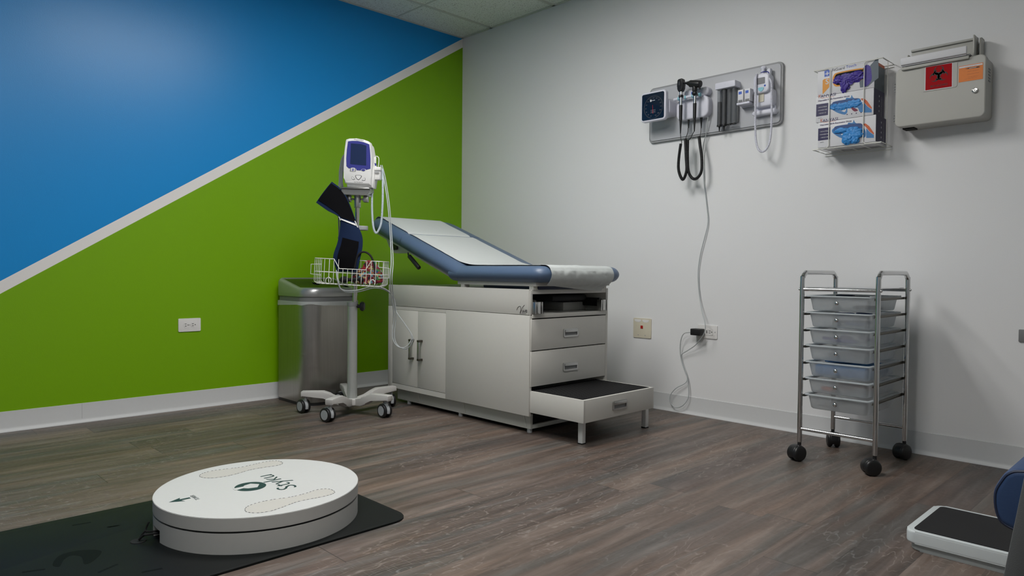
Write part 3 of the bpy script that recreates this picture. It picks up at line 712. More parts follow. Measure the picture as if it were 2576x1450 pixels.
bmesh.ops.recalc_face_normals(t, faces=t.faces[:]); tt.merge(t)
a0, a1 = ks[-1]-2*PI, ks[0]
arc = [(R0*math.cos(a0+(a1-a0)*k/6), R0*math.sin(a0+(a1-a0)*k/6)) for k in range(7)] + [((R0-0.05)*math.cos(a1-(a1-a0)*k/6), (R0-0.05)*math.sin(a1-(a1-a0)*k/6)) for k in range(7)]
tt.prism(arc, 0.034, 0.058); tt.build('base', 'discside', tn)
MB().cyl((0, 0, 0.056), (0, 0, 0.064), DR-0.006, seg=120).build('gap_ring', 'gap', tn)
tp = bmesh.new(); bmesh.ops.create_cone(tp, cap_ends=True, segments=180, radius1=DR, radius2=DR, depth=0.038); ed = [e for e in tp.edges if abs(e.verts[0].co.z-e.verts[1].co.z) < 1e-6]
bmesh.ops.bevel(tp, geom=ed, offset=0.0012, segments=2, affect='EDGES')
for f in tp.faces: f.material_index = 0 if f.normal.z > 0.9 else 1
mtp = MB(); me = bpy.data.meshes.new('t'); tp.transform(T(0, 0, 0.0825)); tp.to_mesh(me); tp.free(); mtp.bm.from_mesh(me)
top_o = mtp.build('top_plate', ['disc', 'discside'], tn)
ZT = 0.1016
def dloc(px, py): 
    p = at(px, py, 2, ZT+DM); return (p.x-DX, p.y-DY)
# text runs towards -x, its up is -y
TXT = T(0, 0, ZT) @ RZ(180)
text('Styku', 0.088, 'tealdark', top_o, -0.103, -0.052, 0.0003, align='LEFT', name='lettering', mx=TXT, bold=-0.0006)
lg = MB()
lg.prism([(0.047*math.cos(2*PI*k/48), 0.047*math.sin(2*PI*k/48)) for k in range(48)], 0, 0.0004, mx=TXT @ T(0.003, 0.030, 0))
lgo = lg.build('logo', 'tealdark', top_o)
MB().prism([(-0.024, -0.012), (0.002, -0.030), (0.026, -0.012), (0.020, 0.010), (0.012, 0.018), (0.014, 0.050), (-0.010, 0.052), (-0.004, 0.024), (-0.016, 0.014)], 0.0004, 0.0008, mx=TXT @ T(0.003, 0.030, 0)).build('logo_cutout', 'disc', lgo)
ar = MB(); AR = TXT @ T(0.017, 0.262-0.03, 0)
ar.prism([(-0.006, -0.024), (0.006, -0.024), (0.006, 0.004), (0.020, -0.002), (0.0, 0.036), (-0.020, -0.002), (-0.006, 0.004)], 0, 0.0004, mx=AR); ar.build('arrow', 'tealdark', top_o)
text('TOWER', 0.019, 'tealdark', top_o, -0.017, 0.196, 0.0003, mx=TXT, sx=0.8, bold=-0.0003)
# dotted footprints
def foot_outline(cx, cy, s):
    pts = [(0.0, -0.135), (0.028, -0.125), (0.036, -0.09), (0.030, -0.04), (0.028, 0.0), (0.042, 0.05), (0.050, 0.09), (0.038, 0.125), (0.008, 0.142), (-0.028, 0.125), (-0.043, 0.085), (-0.040, 0.04), (-0.026, -0.01), (-0.028, -0.06), (-0.036, -0.10), (-0.026, -0.128)]
    return catmull([(cx+s*x, cy-y, 0) for x, y in pts], 10, True)
for cx, sg in ((-0.206, -1), (0.205, 1)):
    P = foot_outline(cx, 0.036 if sg < 0 else 0.004, sg)
    ds = MB(); L = 0; step = 0.0125; acc = 0; pts = []
    n = len(P)
    MBf = MB().prism([(p.x, p.y) for p in P], 0, 0.0003, mx=T(0, 0, ZT)); fo = MBf.build('footprint', 'footprint', top_o)
    d = 0; last = -1
    for i in range(n):
        a, b = P[i], P[(i+1) % n]; d += (b-a).length
        if int(d/step) > last:
            last = int(d/step); tg = (b-a).normalized(); ang = math.atan2(tg.y, tg.x)
            ds.prism(rrect(0.0068, 0.0026, 0.0012, 2), 0.0003, 0.0007, mx=T(a.x, a.y, ZT) @ Matrix.Rotation(ang, 4, 'Z'))
    ds.build('dotted_outline', 'greyink', fo)
# platform cable into the mat hole
na_ = math.radians(-94); nx, ny = DX+0.26*math.cos(na_), DY+0.26*math.sin(na_); ex, ey = DX+0.325*math.cos(na_), DY+0.325*math.sin(na_)
hx_, hy_ = 1.909, -2.820
MB().lathe([(0.0, 0.0), (0.021, 0.0), (0.021, 0.0012), (0.015, 0.0016), (0.0, 0.0010)], mx=T(hx_, hy_, 0.0061)).build('cable_grommet', 'rubber', fm)
cb = MB()
cb.tube([(nx, ny, 0.020), (ex, ey, 0.026), ((ex+hx_)/2+0.004, (ey+hy_)/2, 0.024), (hx_+0.004, hy_, 0.0115)], 0.0034)
tag(cb.build('power_cable', 'rubber'), 'thicker black cable running from the platform notch into the mat hole', 'cable')
cb = MB(); cb.tube([(nx-0.014, ny, 0.018), (ex-0.014, ey+0.002, 0.030), ((ex+hx_)/2-0.004, (ey+hy_)/2+0.006, 0.032), (hx_-0.005, hy_+0.004, 0.0115)], 0.0026)
tag(cb.build('signal_cable', 'rubber'), 'thinner black cable beside the power cable in the platform notch', 'cable')
q0, q1, q2 = at(386, 1330, 2, 0.020), at(372, 1322, 2, 0.036), at(372, 1342, 2, 0.014)
cb = MB(); cb.tube([(q0.x, q0.y-0.012, 0.040), (q1.x+0.004, q1.y, 0.044), (q2.x-0.004, q2.y-0.004, 0.026), (q2.x+0.006, q2.y-0.010, 0.0105)], 0.0026)
tag(cb.build('cable_loop', 'rubber'), 'thin black cable loop standing against the left edge of the round platform', 'cable')
# faint darker prints on the mat
M['matprint'] = mat('faint darker mat print', (0.0040, 0.0048, 0.0048), 0.55, spec=0.12)
m = MB()
def mp(px, py): p = at(px, py, 2, 0.0062); return p.x, p.y
oval = smooth2_([mp(132, 1422), mp(150, 1398), mp(195, 1386), mp(240, 1384), mp(256, 1390), mp(235, 1412), mp(212, 1420), mp(205, 1402), mp(180, 1398), mp(160, 1410), mp(150, 1426)])
m.prism(oval, 0.0060, 0.00612); m.build('printed_emblem', 'matprint', fm)
for a_, b_ in (((185, 1322), (232, 1314)), ((272, 1327), (302, 1322)), ((360, 1440), (412, 1430)), ((60, 1440), (118, 1432)), ((250, 1440), (300, 1418))):
    m = MB()
    for k in range(7):
        f = k/7; c_ = mp(a_[0]+(b_[0]-a_[0])*f, a_[1]+(b_[1]-a_[1])*f); m.prism(rrect(0.010, 0.007, 0.001, 1, cx=c_[0], cy=c_[1]), 0.0060, 0.00612)
    m.build('printed_lettering', 'matprint', fm)

# ---------------------------------------------------------------- small shared builders
def crumple(m, c, sz, seed, amp=0.25, fr=2.2, mx=None, mi=0, sub=4):
    t = bmesh.new(); bmesh.ops.create_icosphere(t, subdivisions=sub, radius=1)
    for v in t.verts:
        n = v.co.normalized(); d = noise.noise(n*fr+Vector((seed, seed*2, 0))); d2 = abs(noise.noise(n*fr*2.6+Vector((seed, 0, seed))))
        v.co = n*(1+amp*d*1.6-amp*0.9*d2)
    t.transform(T(*c) @ Matrix.Diagonal((*sz, 1)))
    m.merge(t, mx, mi)
def text_multi(items, m, parent, name, mx=None, ext=0.0002):
    """several short strings as one lettering mesh: (string, size, u, v, w, rot, sx)"""
    b = MB()
    for s, size, u, v, w_, rot, sx in items:
        cu = bpy.data.curves.new('txt', 'FONT'); cu.body = s; cu.size = size; cu.extrude = ext; cu.align_x = 'CENTER'; cu.align_y = 'CENTER'; cu.resolution_u = 2
        o = bpy.data.objects.new('txt', cu); C.objects.link(o)
        me = bpy.data.meshes.new_from_object(o.evaluated_get(bpy.context.evaluated_depsgraph_get())); bpy.data.objects.remove(o)
        me.transform((mx if mx is not None else Matrix.Identity(4)) @ T(u, v, w_) @ RZ(rot) @ Matrix.Diagonal((sx, 1, 1, 1)))
        b.bm.from_mesh(me); bpy.data.meshes.remove(me)
    return b.build(name, m, parent)

# ---------------------------------------------------------------- vital signs stand
SB = (0.703, -1.377, 0)
sd = thing('rolling_stand', 'white five-legged rolling pole stand with wire basket in front of the steel waste bin', 'rolling stand', SB, 43)
SM = T(*SB) @ RZ(43)
LEAN = T(0, 0, 0.09) @ RY(1.4) @ T(0, 0, -0.09)
m = MB(); angs = (-172, -100, -28, 44, 116)
pf = [(0.0, 0.046), (0.075, 0.046), (0.115, 0.060), (0.150, 0.090), (0.272, 0.092), (0.276, 0.100), (0.275, 0.120), (0.268, 0.124), (0.155, 0.124), (0.120, 0.112), (0.085, 0.086), (0.0, 0.080)]
for a in angs:
    m.prism(pf, -0.022, 0.022, bev=0.006, seg=2, mx=RZ(a) @ Matrix(((1, 0, 0, 0), (0, 0, -1, 0), (0, 1, 0, 0), (0, 0, 0, 1))))
m.cyl((0, 0, 0.046), (0, 0, 0.084), 0.050, seg=32, bev=0.006); m.build('base', 'standwhite', sd)
def caster_stand(parent, loc, rz):
    c = MB(); c.cyl((0.022, 0, 0.062), (0.022, 0, 0.094), 0.0075); c.tube([(0.022, 0, 0.066), (0.010, 0, 0.070), (0, 0, 0.060)], 0.010)
    c.prism([(0.040*math.cos(math.radians(k)), 0.040*math.sin(math.radians(k))) for k in range(-20, 201, 20)]+[(-0.022, -0.004), (-0.006, -0.012), (0.012, -0.010)], -0.0085, 0.0085, bev=0.002, seg=1, mx=T(0, 0, 0.0375) @ Matrix(((1, 0, 0, 0), (0, 0, -1, 0), (0, 1, 0, 0), (0, 0, 0, 1))))
    o = c.build('caster', 'castgrey', parent, loc=loc); o.rotation_euler.z = math.radians(rz)
    for s in (-1, 1):
        MB().cyl((0, s*0.009, 0.0375), (0, s*0.024, 0.0375), 0.0375, seg=32, bev=0.004).build('wheel', 'black', o)
        MB().cyl((0, s*0.0235, 0.0375), (0, s*0.0248, 0.0375), 0.026, seg=28).build('hub_cap', 'castgrey', o)
    return o
for i, (a, rz) in enumerate(zip(angs, (-40, -32, -42, -50, -30))):
    e = Vector((0.252*math.cos(math.radians(a)), 0.252*math.sin(math.radians(a)), 0))
    off = Vector((0.022*math.cos(math.radians(rz)), 0.022*math.sin(math.radians(rz)), 0))
    caster_stand(sd, e-off, rz)
m = MB(); m.cyl((0, 0, 0.08), (0, 0, 0.598), 0.027, seg=28); col = m.build('column', 'columngrey', sd)
MB().cyl((0, 0, 0.592), (0, 0, 0.616), 0.029, seg=28, bev=0.003).build('collar', 'greyplastic', col)
k = MB(); k.cyl((0.026, 0, 0.592), (0.045, 0, 0.592), 0.010); 
k.lathe([(0.012, 0), (0.022, 0.002), (0.026, 0.008), (0.026, 0.018), (0.020, 0.024), (0, 0.026)], mx=T(0.043, 0, 0.592) @ RY(90), seg=10); k.build('knob', 'black', col)
m = MB(); m.cyl((0, 0, 0.60), (0, 0, 1.175), 0.0125, seg=20, ); m.bm.transform(LEAN); pole = m.build('pole', 'steelpole', sd)
m = MB(); m.prism(rrect(0.148, 0.070, 0.034), 1.012, 1.036, bev=0.004, mx=T(-0.012, 0.0, 0)); m.bm.transform(LEAN); m.build('counterweight', 'greyplastic', sd)
m = MB(); m.cyl((0, 0, 1.135), (0, 0, 1.205), 0.0185, seg=20, bev=0.002); m.cyl((0, -0.0185, 1.185), (0, -0.020, 1.185), 0.003, seg=8)
m.cyl((-0.048, 0, 1.182), (-0.020, 0, 1.182), 0.005); m.cyl((0.020, 0, 1.182), (0.048, 0, 1.182), 0.005)
m.box(-0.062, -0.034, -0.018, 0.012, 1.165, 1.200, 0.005); m.box(0.034, 0.062, -0.018, 0.012, 1.165, 1.200, 0.005)
m.prism([(-0.070, 1.200), (0.060, 1.200), (0.078, 1.222), (0.080, 1.232), (-0.080, 1.232), (-0.080, 1.222)], -0.045, 0.045, bev=0.002, seg=1, mx=Matrix(((1, 0, 0, 0), (0, 0, -1, 0), (0, 1, 0, 0), (0, 0, 0, 1))))
m.box(-0.078, 0.078, -0.062, 0.05, 1.232, 1.240, 0.002)
m.bm.transform(LEAN); m.build('mount_bracket', 'satin', sd)
# wire basket
m = MB(); r = 0.0018; BW, BD, YC = 0.372, 0.165, -0.075
def brect(w, d, z, rad=0.03, dip=0):
    return [Vector((x, y+YC, z)) for x, y in rrect(w, d, rad, 4)]
topr = []
for p in brect(BW, BD, 0.846): topr.append(p)
# rim with a dipped front
fr = [(-BW/2+0.03, YC-BD/2, 0.846), (-0.075, YC-BD/2, 0.846), (-0.045, YC-BD/2, 0.797), (0.095, YC-BD/2, 0.797), (0.125, YC-BD/2, 0.846), (BW/2-0.03, YC-BD/2, 0.846)]
half = [p for p in topr if p.y > YC-BD/2+0.0001]
def arcpts(): 
    q = [(x, y+YC, 0.846) for x, y in rrect(BW, BD, 0.03, 4)]
    return q[0:5]+q[5:10]+q[10:15]+[Vector(f) for f in fr[0:]]+q[15:20]
m.tube(arcpts(), 0.0024, n=0, closed=True, seg=6)
m.tube(brect(BW-0.004, BD-0.004, 0.775), r, n=0, closed=True, seg=6)
m.tube(brect(BW-0.035, BD-0.03, 0.712), r, n=0, closed=True, seg=6)
def vwire(x, y, x2, y2, zt=0.846): m.tube([(x, y, zt), (x, y, 0.74), (x*0.985, YC+(y-YC)*0.97, 0.722), (x2, y2, 0.711)], r*0.9, n=3, seg=5)
for k in range(13):
    x = -0.150+0.300*k/12; zt = 0.797 if -0.047 < x < 0.097 else 0.846
    vwire(x, YC-BD/2, x*0.93, YC-BD/2+0.02, zt); vwire(x, YC+BD/2, x*0.93, YC+BD/2-0.02)
    m.tube([(x*0.93, YC-BD/2+0.02, 0.711), (x*0.93, YC+BD/2-0.02, 0.711)], r*0.9, n=0, seg=5)
for k in range(5):
    y = YC-0.056+0.112*k/4
    vwire(-BW/2, y, -BW/2+0.02, y); vwire(BW/2, y, BW/2-0.02, y); m.tube([(-BW/2+0.02, y, 0.712), (BW/2-0.02, y, 0.712)], r*0.9, n=0, seg=5)
for s in (-1, 1):
    m.tube([(s*(BW/2-0.03), YC-0.04, 0.815), (s*(BW/2+0.026), YC-0.04, 0.812), (s*(BW/2+0.026), YC-0.04, 0.760), (s*(BW/2-0.03), YC-0.04, 0.757)], 0.002, n=0, seg=6)
for x in (-0.10, 0.135):
    m.tube([(x-0.012, YC-BD/2-0.002, 0.713), (x-0.014, YC-BD/2-0.002, 0.735), (x, YC-BD/2-0.002, 0.748), (x+0.014, YC-BD/2-0.002, 0.738), (x+0.012, YC-BD/2-0.002, 0.722)], 0.0022, n=4, seg=6)
m.bm.transform(LEAN @ T(0, 0, 0.78) @ RY(1.2) @ T(0, 0, -0.78)); bas = m.build('wire_basket', 'wire', sd)
MB().box(-0.02, 0.02, -0.03, 0.02, 0.765, 0.79, 0.004, mx=LEAN).build('basket_clamp', 'greyplastic', sd)

# monitor on top of the stand
MF = SM @ LEAN @ T(0, 0, 1.2405) @ RZ(-4)
mo = thing('vital_signs_monitor', 'white vital signs monitor with violet-blue bezel on top of the rolling stand', 'medical monitor', frame=MF)
FR = Matrix(((1, 0, 0, 0.010), (0, 0, -1, -0.048), (0, 1, 0, 0.016), (0, 0, 0, 1))) @ RZ(-0.6) @ Matrix.Diagonal((0.93, 0.94, 1, 1))     # u right, v up, w towards the viewer
def zu(x, y): return ((x-492)/3790, (1092-y)/3790)
out = [zu(*p) for p in ((800, 1092), (812, 900), (815, 620), (795, 380), (765, 215), (745, 160), (700, 132), (600, 100), (440, 80), (280, 84), (205, 105), (190, 140), (180, 400), (178, 700), (185, 950), (205, 1060), (260, 1075))]
m = MB(); m.prism(out, -0.045, 0.0, bev=0.010, seg=4, mx=FR)
m.prism([(x*0.97, 0.006+y*0.93) for x, y in out], -0.085, -0.04, bev=0.006, mx=FR)
m.prism([(-0.070, -0.012), (0.086, -0.012), (0.094, 0.05), (0.086, 0.13), (-0.068, 0.13), (-0.078, 0.05)], -0.10, -0.022, bev=0.010, mx=FR)
hs = m.build('housing', 'whiteplastic', mo)
bz = [zu(*p) for p in ((255, 152), (350, 140), (480, 140), (610, 162), (742, 205), (765, 330), (785, 520), (792, 738), (740, 750), (695, 766), (680, 748), (610, 742), (585, 760), (572, 780), (480, 780), (465, 745), (420, 722), (370, 720), (320, 742), (300, 745), (240, 695), (230, 520), (236, 330))]
bo = MB().prism(bz, -0.001, 0.0015, bev=0.0007, seg=1, mx=FR).build('bezel', 'monblue', mo)
MB().prism([zu(*p) for p in ((325, 195), (560, 208), (680, 236), (692, 670), (326, 648))], 0.0015, 0.0022, mx=FR).build('screen', 'screen', bo)
def btn(poly, rim='greyink', face='whiteplastic', z=0.0):
    P = [zu(*p) for p in poly]; c = Vector((sum(p[0] for p in P)/len(P), sum(p[1] for p in P)/len(P)))
    o = MB().prism(P, z, z+0.0016, bev=0.0005, seg=1, mx=FR).build('button', rim, mo)
    MB().prism([(c.x+(x-c.x)*0.80, c.y+(y-c.y)*0.80) for x, y in P], z+0.0014, z+0.0024, mx=FR).build('button_face', face, o)
def smooth2(P, n=4): return [(p.x, p.y) for p in catmull([(x, y, 0) for x, y in P], n, True)]
btn(smooth2([(450, 895), (525, 880), (600, 900), (575, 950), (530, 990), (480, 955)]))
btn(smooth2([(370, 925), (400, 925), (445, 975), (400, 980), (372, 960)])); btn(smooth2([(665, 940), (683, 950), (678, 995), (610, 995), (625, 970)]))
btn(smooth2([(398-70, 770), (350, 740), (398, 725), (445, 740), (470, 770), (440, 800), (398, 812), (352, 800)]), 'whiteplastic', 'whiteplastic')
btn(smooth2([(575, 768), (630, 742), (690, 768), (635, 800)]), 'whiteplastic', 'monblue')
for cx_, w_ in ((342, 16), (396, 12), (448, 16)):
    c = zu(cx_, 770); MB().prism(rrect(w_*2/3790, 60/3790, 0.003, cx=c[0], cy=c[1]), 0.0022, 0.003, mx=FR).build('button', 'monblue' if cx_ == 396 else 'greyplastic', mo)
a = zu(500, 118); text('WelchAllyn', 0.0125, 'greyink', mo, a[0], a[1], 0.0003, align='CENTER', mx=FR, rot=-3.5)
a = zu(530, 1035); text('Spot Vital Signs LXi', 0.0068, 'greyink', mo, a[0], a[1], 0.0003, align='CENTER', mx=FR, rot=-1)
# probe well and probe on the right flank
m = MB(); m.box(0.080, 0.124, -0.006, 0.030, 0.050, 0.118, 0.006); m.box(0.088, 0.128, -0.012, 0.020, 0.100, 0.120, 0.004); m.prism([(0.078, 0.03), (0.118, 0.065), (0.118, 0.11), (0.078, 0.14)], 0.0, 0.03, bev=0.003, mx=Matrix(((1, 0, 0, 0), (0, 0, 1, 0), (0, 1, 0, 0), (0, 0, 0, 1))))
pw = m.build('probe_well', 'whiteplastic', mo)
MB().box(0.098, 0.122, -0.0135, -0.0115, 0.086, 0.097).build('probe_slot', 'greyplastic', pw)
m = MB(); m.cyl((0.088, 0.01, 0.14), (0.088, 0.01, 0.175), 0.0085, bev=0.002); m.tube([(0.088, 0.01, 0.170), (0.096, 0.008, 0.180), (0.112, 0.0, 0.172), (0.116, -0.004, 0.150), (0.114, -0.004, 0.122)], 0.0022)
pr = m.build('probe_handle', 'whiteplastic', mo); MB().cyl((0.088, 0.01, 0.124), (0.088, 0.01, 0.141), 0.0095).build('probe_grip', 'monblue', pr)
NV = Vector((-FV.x, -FV.y, 0)).normalized(); SP0 = Vector((SB[0], SB[1], 1.0))
def sp(px, py, d=0.0): return near(px, py, SP0+NV*d, NV)
def mloc(L): return [mo.matrix_basis.inverted() @ sp(*p) for p in L]
m = MB(); m.tube(mloc([(962, 425, -0.03), (963, 470, -0.01), (962, 520, 0), (959, 560, 0), (952, 580, 0), (945, 586, 0), (939, 570, 0), (936, 530, -0.01), (936, 490, -0.02), (938, 470, -0.03)]), 0.0058, rib=0.0042, amp=0.10); m.build('coiled_cord', 'cordwhite', mo)
cord = [(957, 416, -0.05), (966, 452, -0.02), (976, 520, 0.02), (982, 600, 0.05), (984, 660, 0.16), (981, 702, 0.19), (984, 742, 0.13), (991, 795, 0.06), (987, 845, 0.05), (998, 870, 0.05), (1020, 874, 0.05), (1036, 848, 0.05), (1017, 814, 0.05), (994, 780, 0.05), (989, 749, 0.06), (970, 728, 0.10), (939, 721, 0.13), (896, 731, 0.14), (860, 729, 0.13), (849, 706, 0.16), (846, 680, 0.15)]
m = MB(); m.tube(mloc(cord), 0.0030, seg=7); m.build('sensor_cord', 'cordgrey', mo)
m = MB(); m.tube(mloc([(p[0]+(5 if 3 < i < 9 else 4 if i < 4 else 3), p[1]+(4 if i > 9 else 0), p[2]-0.012) for i, p in enumerate(cord)]), 0.0028, seg=7); m.build('sensor_cord', 'cordgrey', mo)
m = MB()
for dx, dd in ((0, 0), (6, -0.01), (11, -0.02)): m.tube(mloc([(878, 384+dx, -0.05+dd), (863+dx*0.6, 394, -0.05), (855+dx*0.7, 425, -0.04), (854+dx*0.6, 455, -0.03), (853+dx, 478, -0.02), (862+dx*0.6, 500, -0.01)]), 0.0042, seg=8)
m.tube(mloc([(854, 450, -0.04), (851, 500, -0.05), (852, 545, -0.05), (853, 590, -0.04), (851, 600, -0.03)]), 0.0040)
m.cyl(*mloc([(874, 424, -0.02), (864, 431, -0.02)]), 0.006); m.build('pressure_hose', 'hosegrey', mo)

# draped cuff
cf = thing('pressure_cuff', 'navy blood pressure cuff with black fastener patches draped beside the stand pole', 'pressure cuff', tuple(sp(870, 570, 0.08)), world=True)
rows = [((795, 510, .075), (835, 457, .035)), ((824, 530, .09), (868, 488, .04)), ((852, 546, .10), (897, 560, .055)), ((855, 575, .095), (911, 594, .075)), ((849, 610, .10), (912, 622, .095)), ((838, 648, .11), (906, 652, .105)), ((848, 684, .10), (900, 684, .10))]
EL = catmull([sp(*r_[0]) for r_ in rows], 8); ER = catmull([sp(*r_[1]) for r_ in rows], 8)
def cuff(a, b, off=0.0):
    q = a*(len(EL)-1); i = min(int(q), len(EL)-2); L_ = EL[i].lerp(EL[i+1], q-i); R_ = ER[i].lerp(ER[i+1], q-i)
    p = L_.lerp(R_, b); return p+NV*(off+0.010*math.sin(PI*b)+0.0008*noise.noise(p*60))
MB().grid(lambda a, b: cuff(a, b), 60, 14, thick=0.004).build('cuff_fabric', 'cuffnavy', cf, sharp=60)
MB().grid(lambda a, b: cuff(0.012+a*0.318, 0.13+b*0.80 + 0.06*a, 0.004), 24, 10, thick=0.001).build('fastener_patch', 'velcro', cf, sharp=60)
MB().grid(lambda a, b: cuff(0.60+a*0.37, 0.17+b*0.68, 0.004), 24, 10, thick=0.001).build('fastener_patch', 'velcro', cf, sharp=60)
lb = MB().grid(lambda a, b: cuff(0.350+a*0.022, 0.10+b*0.80, 0.006), 3, 12, thick=0.0008).build('range_label', 'whiteplastic', cf, sharp=60)
for b0 in (0.02, 0.93): MB().grid(lambda a, b: cuff(0.325+a*0.06, b0+b*0.05, 0.006), 3, 3, thick=0.0008).build('label_bar', 'whiteplastic', cf, sharp=60)
# things lying in the basket
pu = MB()
PB = sp(925, 712, 0.06); X_ = Vector((RV.x, RV.y, 0)).normalized()
t = bmesh.new(); prof_ = [(-0.075, 0), (0.070, 0), (0.082, 0.035), (0.040, 0.110), (-0.005, 0.122), (-0.035, 0.070), (-0.080, 0.040)]
FB = Matrix(((X_.x, 0, NV.x, PB.x), (X_.y, 0, NV.y, PB.y), (0, 1, 0, 0.722), (0, 0, 0, 1)))
pu.prism(smooth2(prof_, 5), -0.018, 0.018, bev=0.014, seg=4, mx=FB)
for v in pu.bm.verts: v.co += Vector((1, 1, 1))*0.004*noise.noise(v.co*40)
tag(pu.build('patterned_pouch', 'splatter', sharp=80), 'red and teal paint-splatter fabric pouch in the wire basket', 'pouch')
tb_ = MB(); tb_.tube([sp(*p) for p in ((892, 676, 0.11), (899, 645, 0.11), (915, 634, 0.11), (933, 645, 0.11), (943, 675, 0.11), (944, 708, 0.11))], 0.0052)
tag(tb_.build('rubber_tube', 'rubber'), 'black rubber tube arching up out of the wire basket', 'rubber tube')
bb = MB(); c = sp(866, 704, 0.10)
bb.ball(c, 0.021, sc=(1.5, 1.2, 0.9)); bb.cyl(c+X_*0.025, c+X_*0.085+Vector((0, 0, 0.004)), 0.009, seg=12); bb.ball(c+X_*0.09, 0.016)
tag(bb.build('inflation_bulb', 'rubber'), 'black squeeze bulb lying at the left end of the wire basket', 'squeeze bulb')

# ---------------------------------------------------------------- wall board with instruments
BX, BZ = 2.102, 1.702
bd = thing('instrument_board', 'long light grey mounting board with rounded corners on the white wall', 'wall board', frame=WR(BX, BZ))
MB().prism(rrect(0.796, 0.315, 0.022), 0.0, 0.016, bev=0.004, mx=None).build('board_edge', 'boardedge', bd)
MB().prism(rrect(0.776, 0.295, 0.016), 0.016, 0.020, bev=0.002, bevbot=False).build('board_face', 'boardgrey', bd)
def W(px, py, out): p = at(px, py, 1, -out); return (p.x, p.z)
# dial gauge
GX, GZ = W(1641.5, 267, 0.135)
ga = thing('dial_gauge', 'square white framed dial gauge with blue-black face at the left end of the grey board', 'pressure gauge', frame=WR(GX, GZ))
m = MB(); m.soft(0.130, 0.092, 0.022, 0.0205, 0.098, 0.006, mx=T(0.022, -0.008, 0)); m.soft(0.150, 0.150, 0.02, 0.094, 0.108, 0.004)
hs = m.build('housing', 'lavwhite', ga)
MB().soft(0.166, 0.166, 0.020, 0.106, 0.130, 0.006).build('bezel', 'lavwhite', ga)
df = MB().soft(0.146, 0.146, 0.010, 0.129, 0.1325, 0.0008).build('dial_face', 'dialface', ga)
cx0, cz0 = 0.004, -0.006; it = []
for k, n in enumerate(range(20, 301, 20)):
    a = math.radians(-108-k*(324/14)*1.0+0); r_ = 0.050
    it.append((str(n), 0.0078, cx0+r_*math.cos(a), cz0+r_*math.sin(a), 0.1326, 0, 1.0))
text_multi(it, 'greyink', df, 'numerals')
m = MB()
for k in range(76):
    a = math.radians(-108-k*324/75); L = 0.006 if k % 5 == 0 else 0.0035
    m.prism([(0.057, -0.0003), (0.057+L, -0.0003), (0.057+L, 0.0003), (0.057, 0.0003)], 0.1326, 0.1330, mx=T(cx0, cz0, 0) @ Matrix.Rotation(a, 4, 'Z'))
m.prism([(0.063*math.cos(2*PI*k/64), 0.063*math.sin(2*PI*k/64)) for k in range(64)], 0.1326, 0.1330, mx=T(cx0, cz0, 0), hole=[(0.0622*math.cos(2*PI*k/64), 0.0622*math.sin(2*PI*k/64)) for k in range(64)])
m.build('scale_ring', 'greyink', df)
MB().prism([(-0.0012, -0.036), (0.0012, -0.036), (0.0006, 0.012), (-0.0006, 0.012)], 0.1334, 0.1342, mx=T(cx0-0.004, cz0, 0) @ RZ(4)).build('needle', 'needle', df)
m = MB(); m.box(-0.018, -0.008, 0.026, 0.037, 0.1326, 0.133); 
for k in range(3): m.box(-0.018+cx0, 0.014+cx0, -0.022-0.007*k, -0.0214-0.007*k, 0.1326, 0.133)
m.box(-0.005, 0.014, 0.030, 0.0325, 0.1326, 0.133); m.build('printed_marks', 'whiteink', df)
# wall transformer with handle cradle
TX, TZ = 2.012, 1.700
tr = thing('wall_transformer', 'white rounded power unit and cradle holding the two black scopes on the grey board', 'instrument base', frame=WR(TX, TZ))
m = MB(); m.soft(0.200, 0.118, 0.036, 0.0205, 0.062, 0.010, mx=T(0.0, -0.006, 0));
m.build('housing', 'lavwhite', tr)
MB().soft(0.150, 0.046, 0.02, 0.0205, 0.060, 0.010, mx=T(0.022, 0.075, 0)).build('top_lobe', 'lavwhite', tr)
MB().box(-0.006, 0.010, 0.066, 0.082, 0.060, 0.0612).build('logo', 'logoblue', tr)
m = MB(); cu = W(1700, 251, 0.088); cv = W(1752, 243, 0.088)
m.tube([(-0.098, 0.050, 0.085), (-0.06, 0.050, 0.090), (0.0, 0.050, 0.090), (0.05, 0.051, 0.090), (0.062, 0.052, 0.060), (0.062, 0.055, 0.03)], 0.0085, seg=12); crd = m.build('cradle_bar', 'lavwhite', tr)
HX1 = W(1713, 250, 0.105)[0]; HX2 = W(1748, 245, 0.105)[0]
for hx in (HX1, HX2):
    for s in (-1, 1): MB().cyl((hx-TX+s*0.017, 0.050, 0.090), (hx-TX+s*0.025, 0.050, 0.090), 0.0105).build('cradle_ring', 'aqua', crd)
MB().ball((0.025, -0.030, 0.0622), 0.0018).build('indicator_light', 'led', tr)
for px in (1731, 1763):
    q = W(px, 297, 0.055); m = MB(); m.cyl((q[0]-TX, q[1]-TZ+0.002, 0.050), (q[0]-TX, q[1]-TZ-0.006, 0.050), 0.0075, r2=0.0065); m.cyl((q[0]-TX, q[1]-TZ-0.006, 0.050), (q[0]-TX, q[1]-TZ-0.055, 0.050), 0.006, r2=0.0028); m.build('cord_socket', 'black', tr)
OUT = 0.105
def R3(px, py, out): p = at(px, py, 1, -out); return Vector((p.x, p.y, p.z))
def seg(m, x, pya, pyb, px, r, r2=None, bev=0, mi=0):
    za, zb = W(px, pya, OUT)[1], W(px, pyb, OUT)[1]; m.cyl((x, -OUT, zb), (x, -OUT, za), r if r2 is None else r2, r2=r, seg=20, bev=bev, mi=mi)
XZ0 = Matrix(((1, 0, 0, 0), (0, 0, -1, 0), (0, 1, 0, 0), (0, 0, 0, 1)))
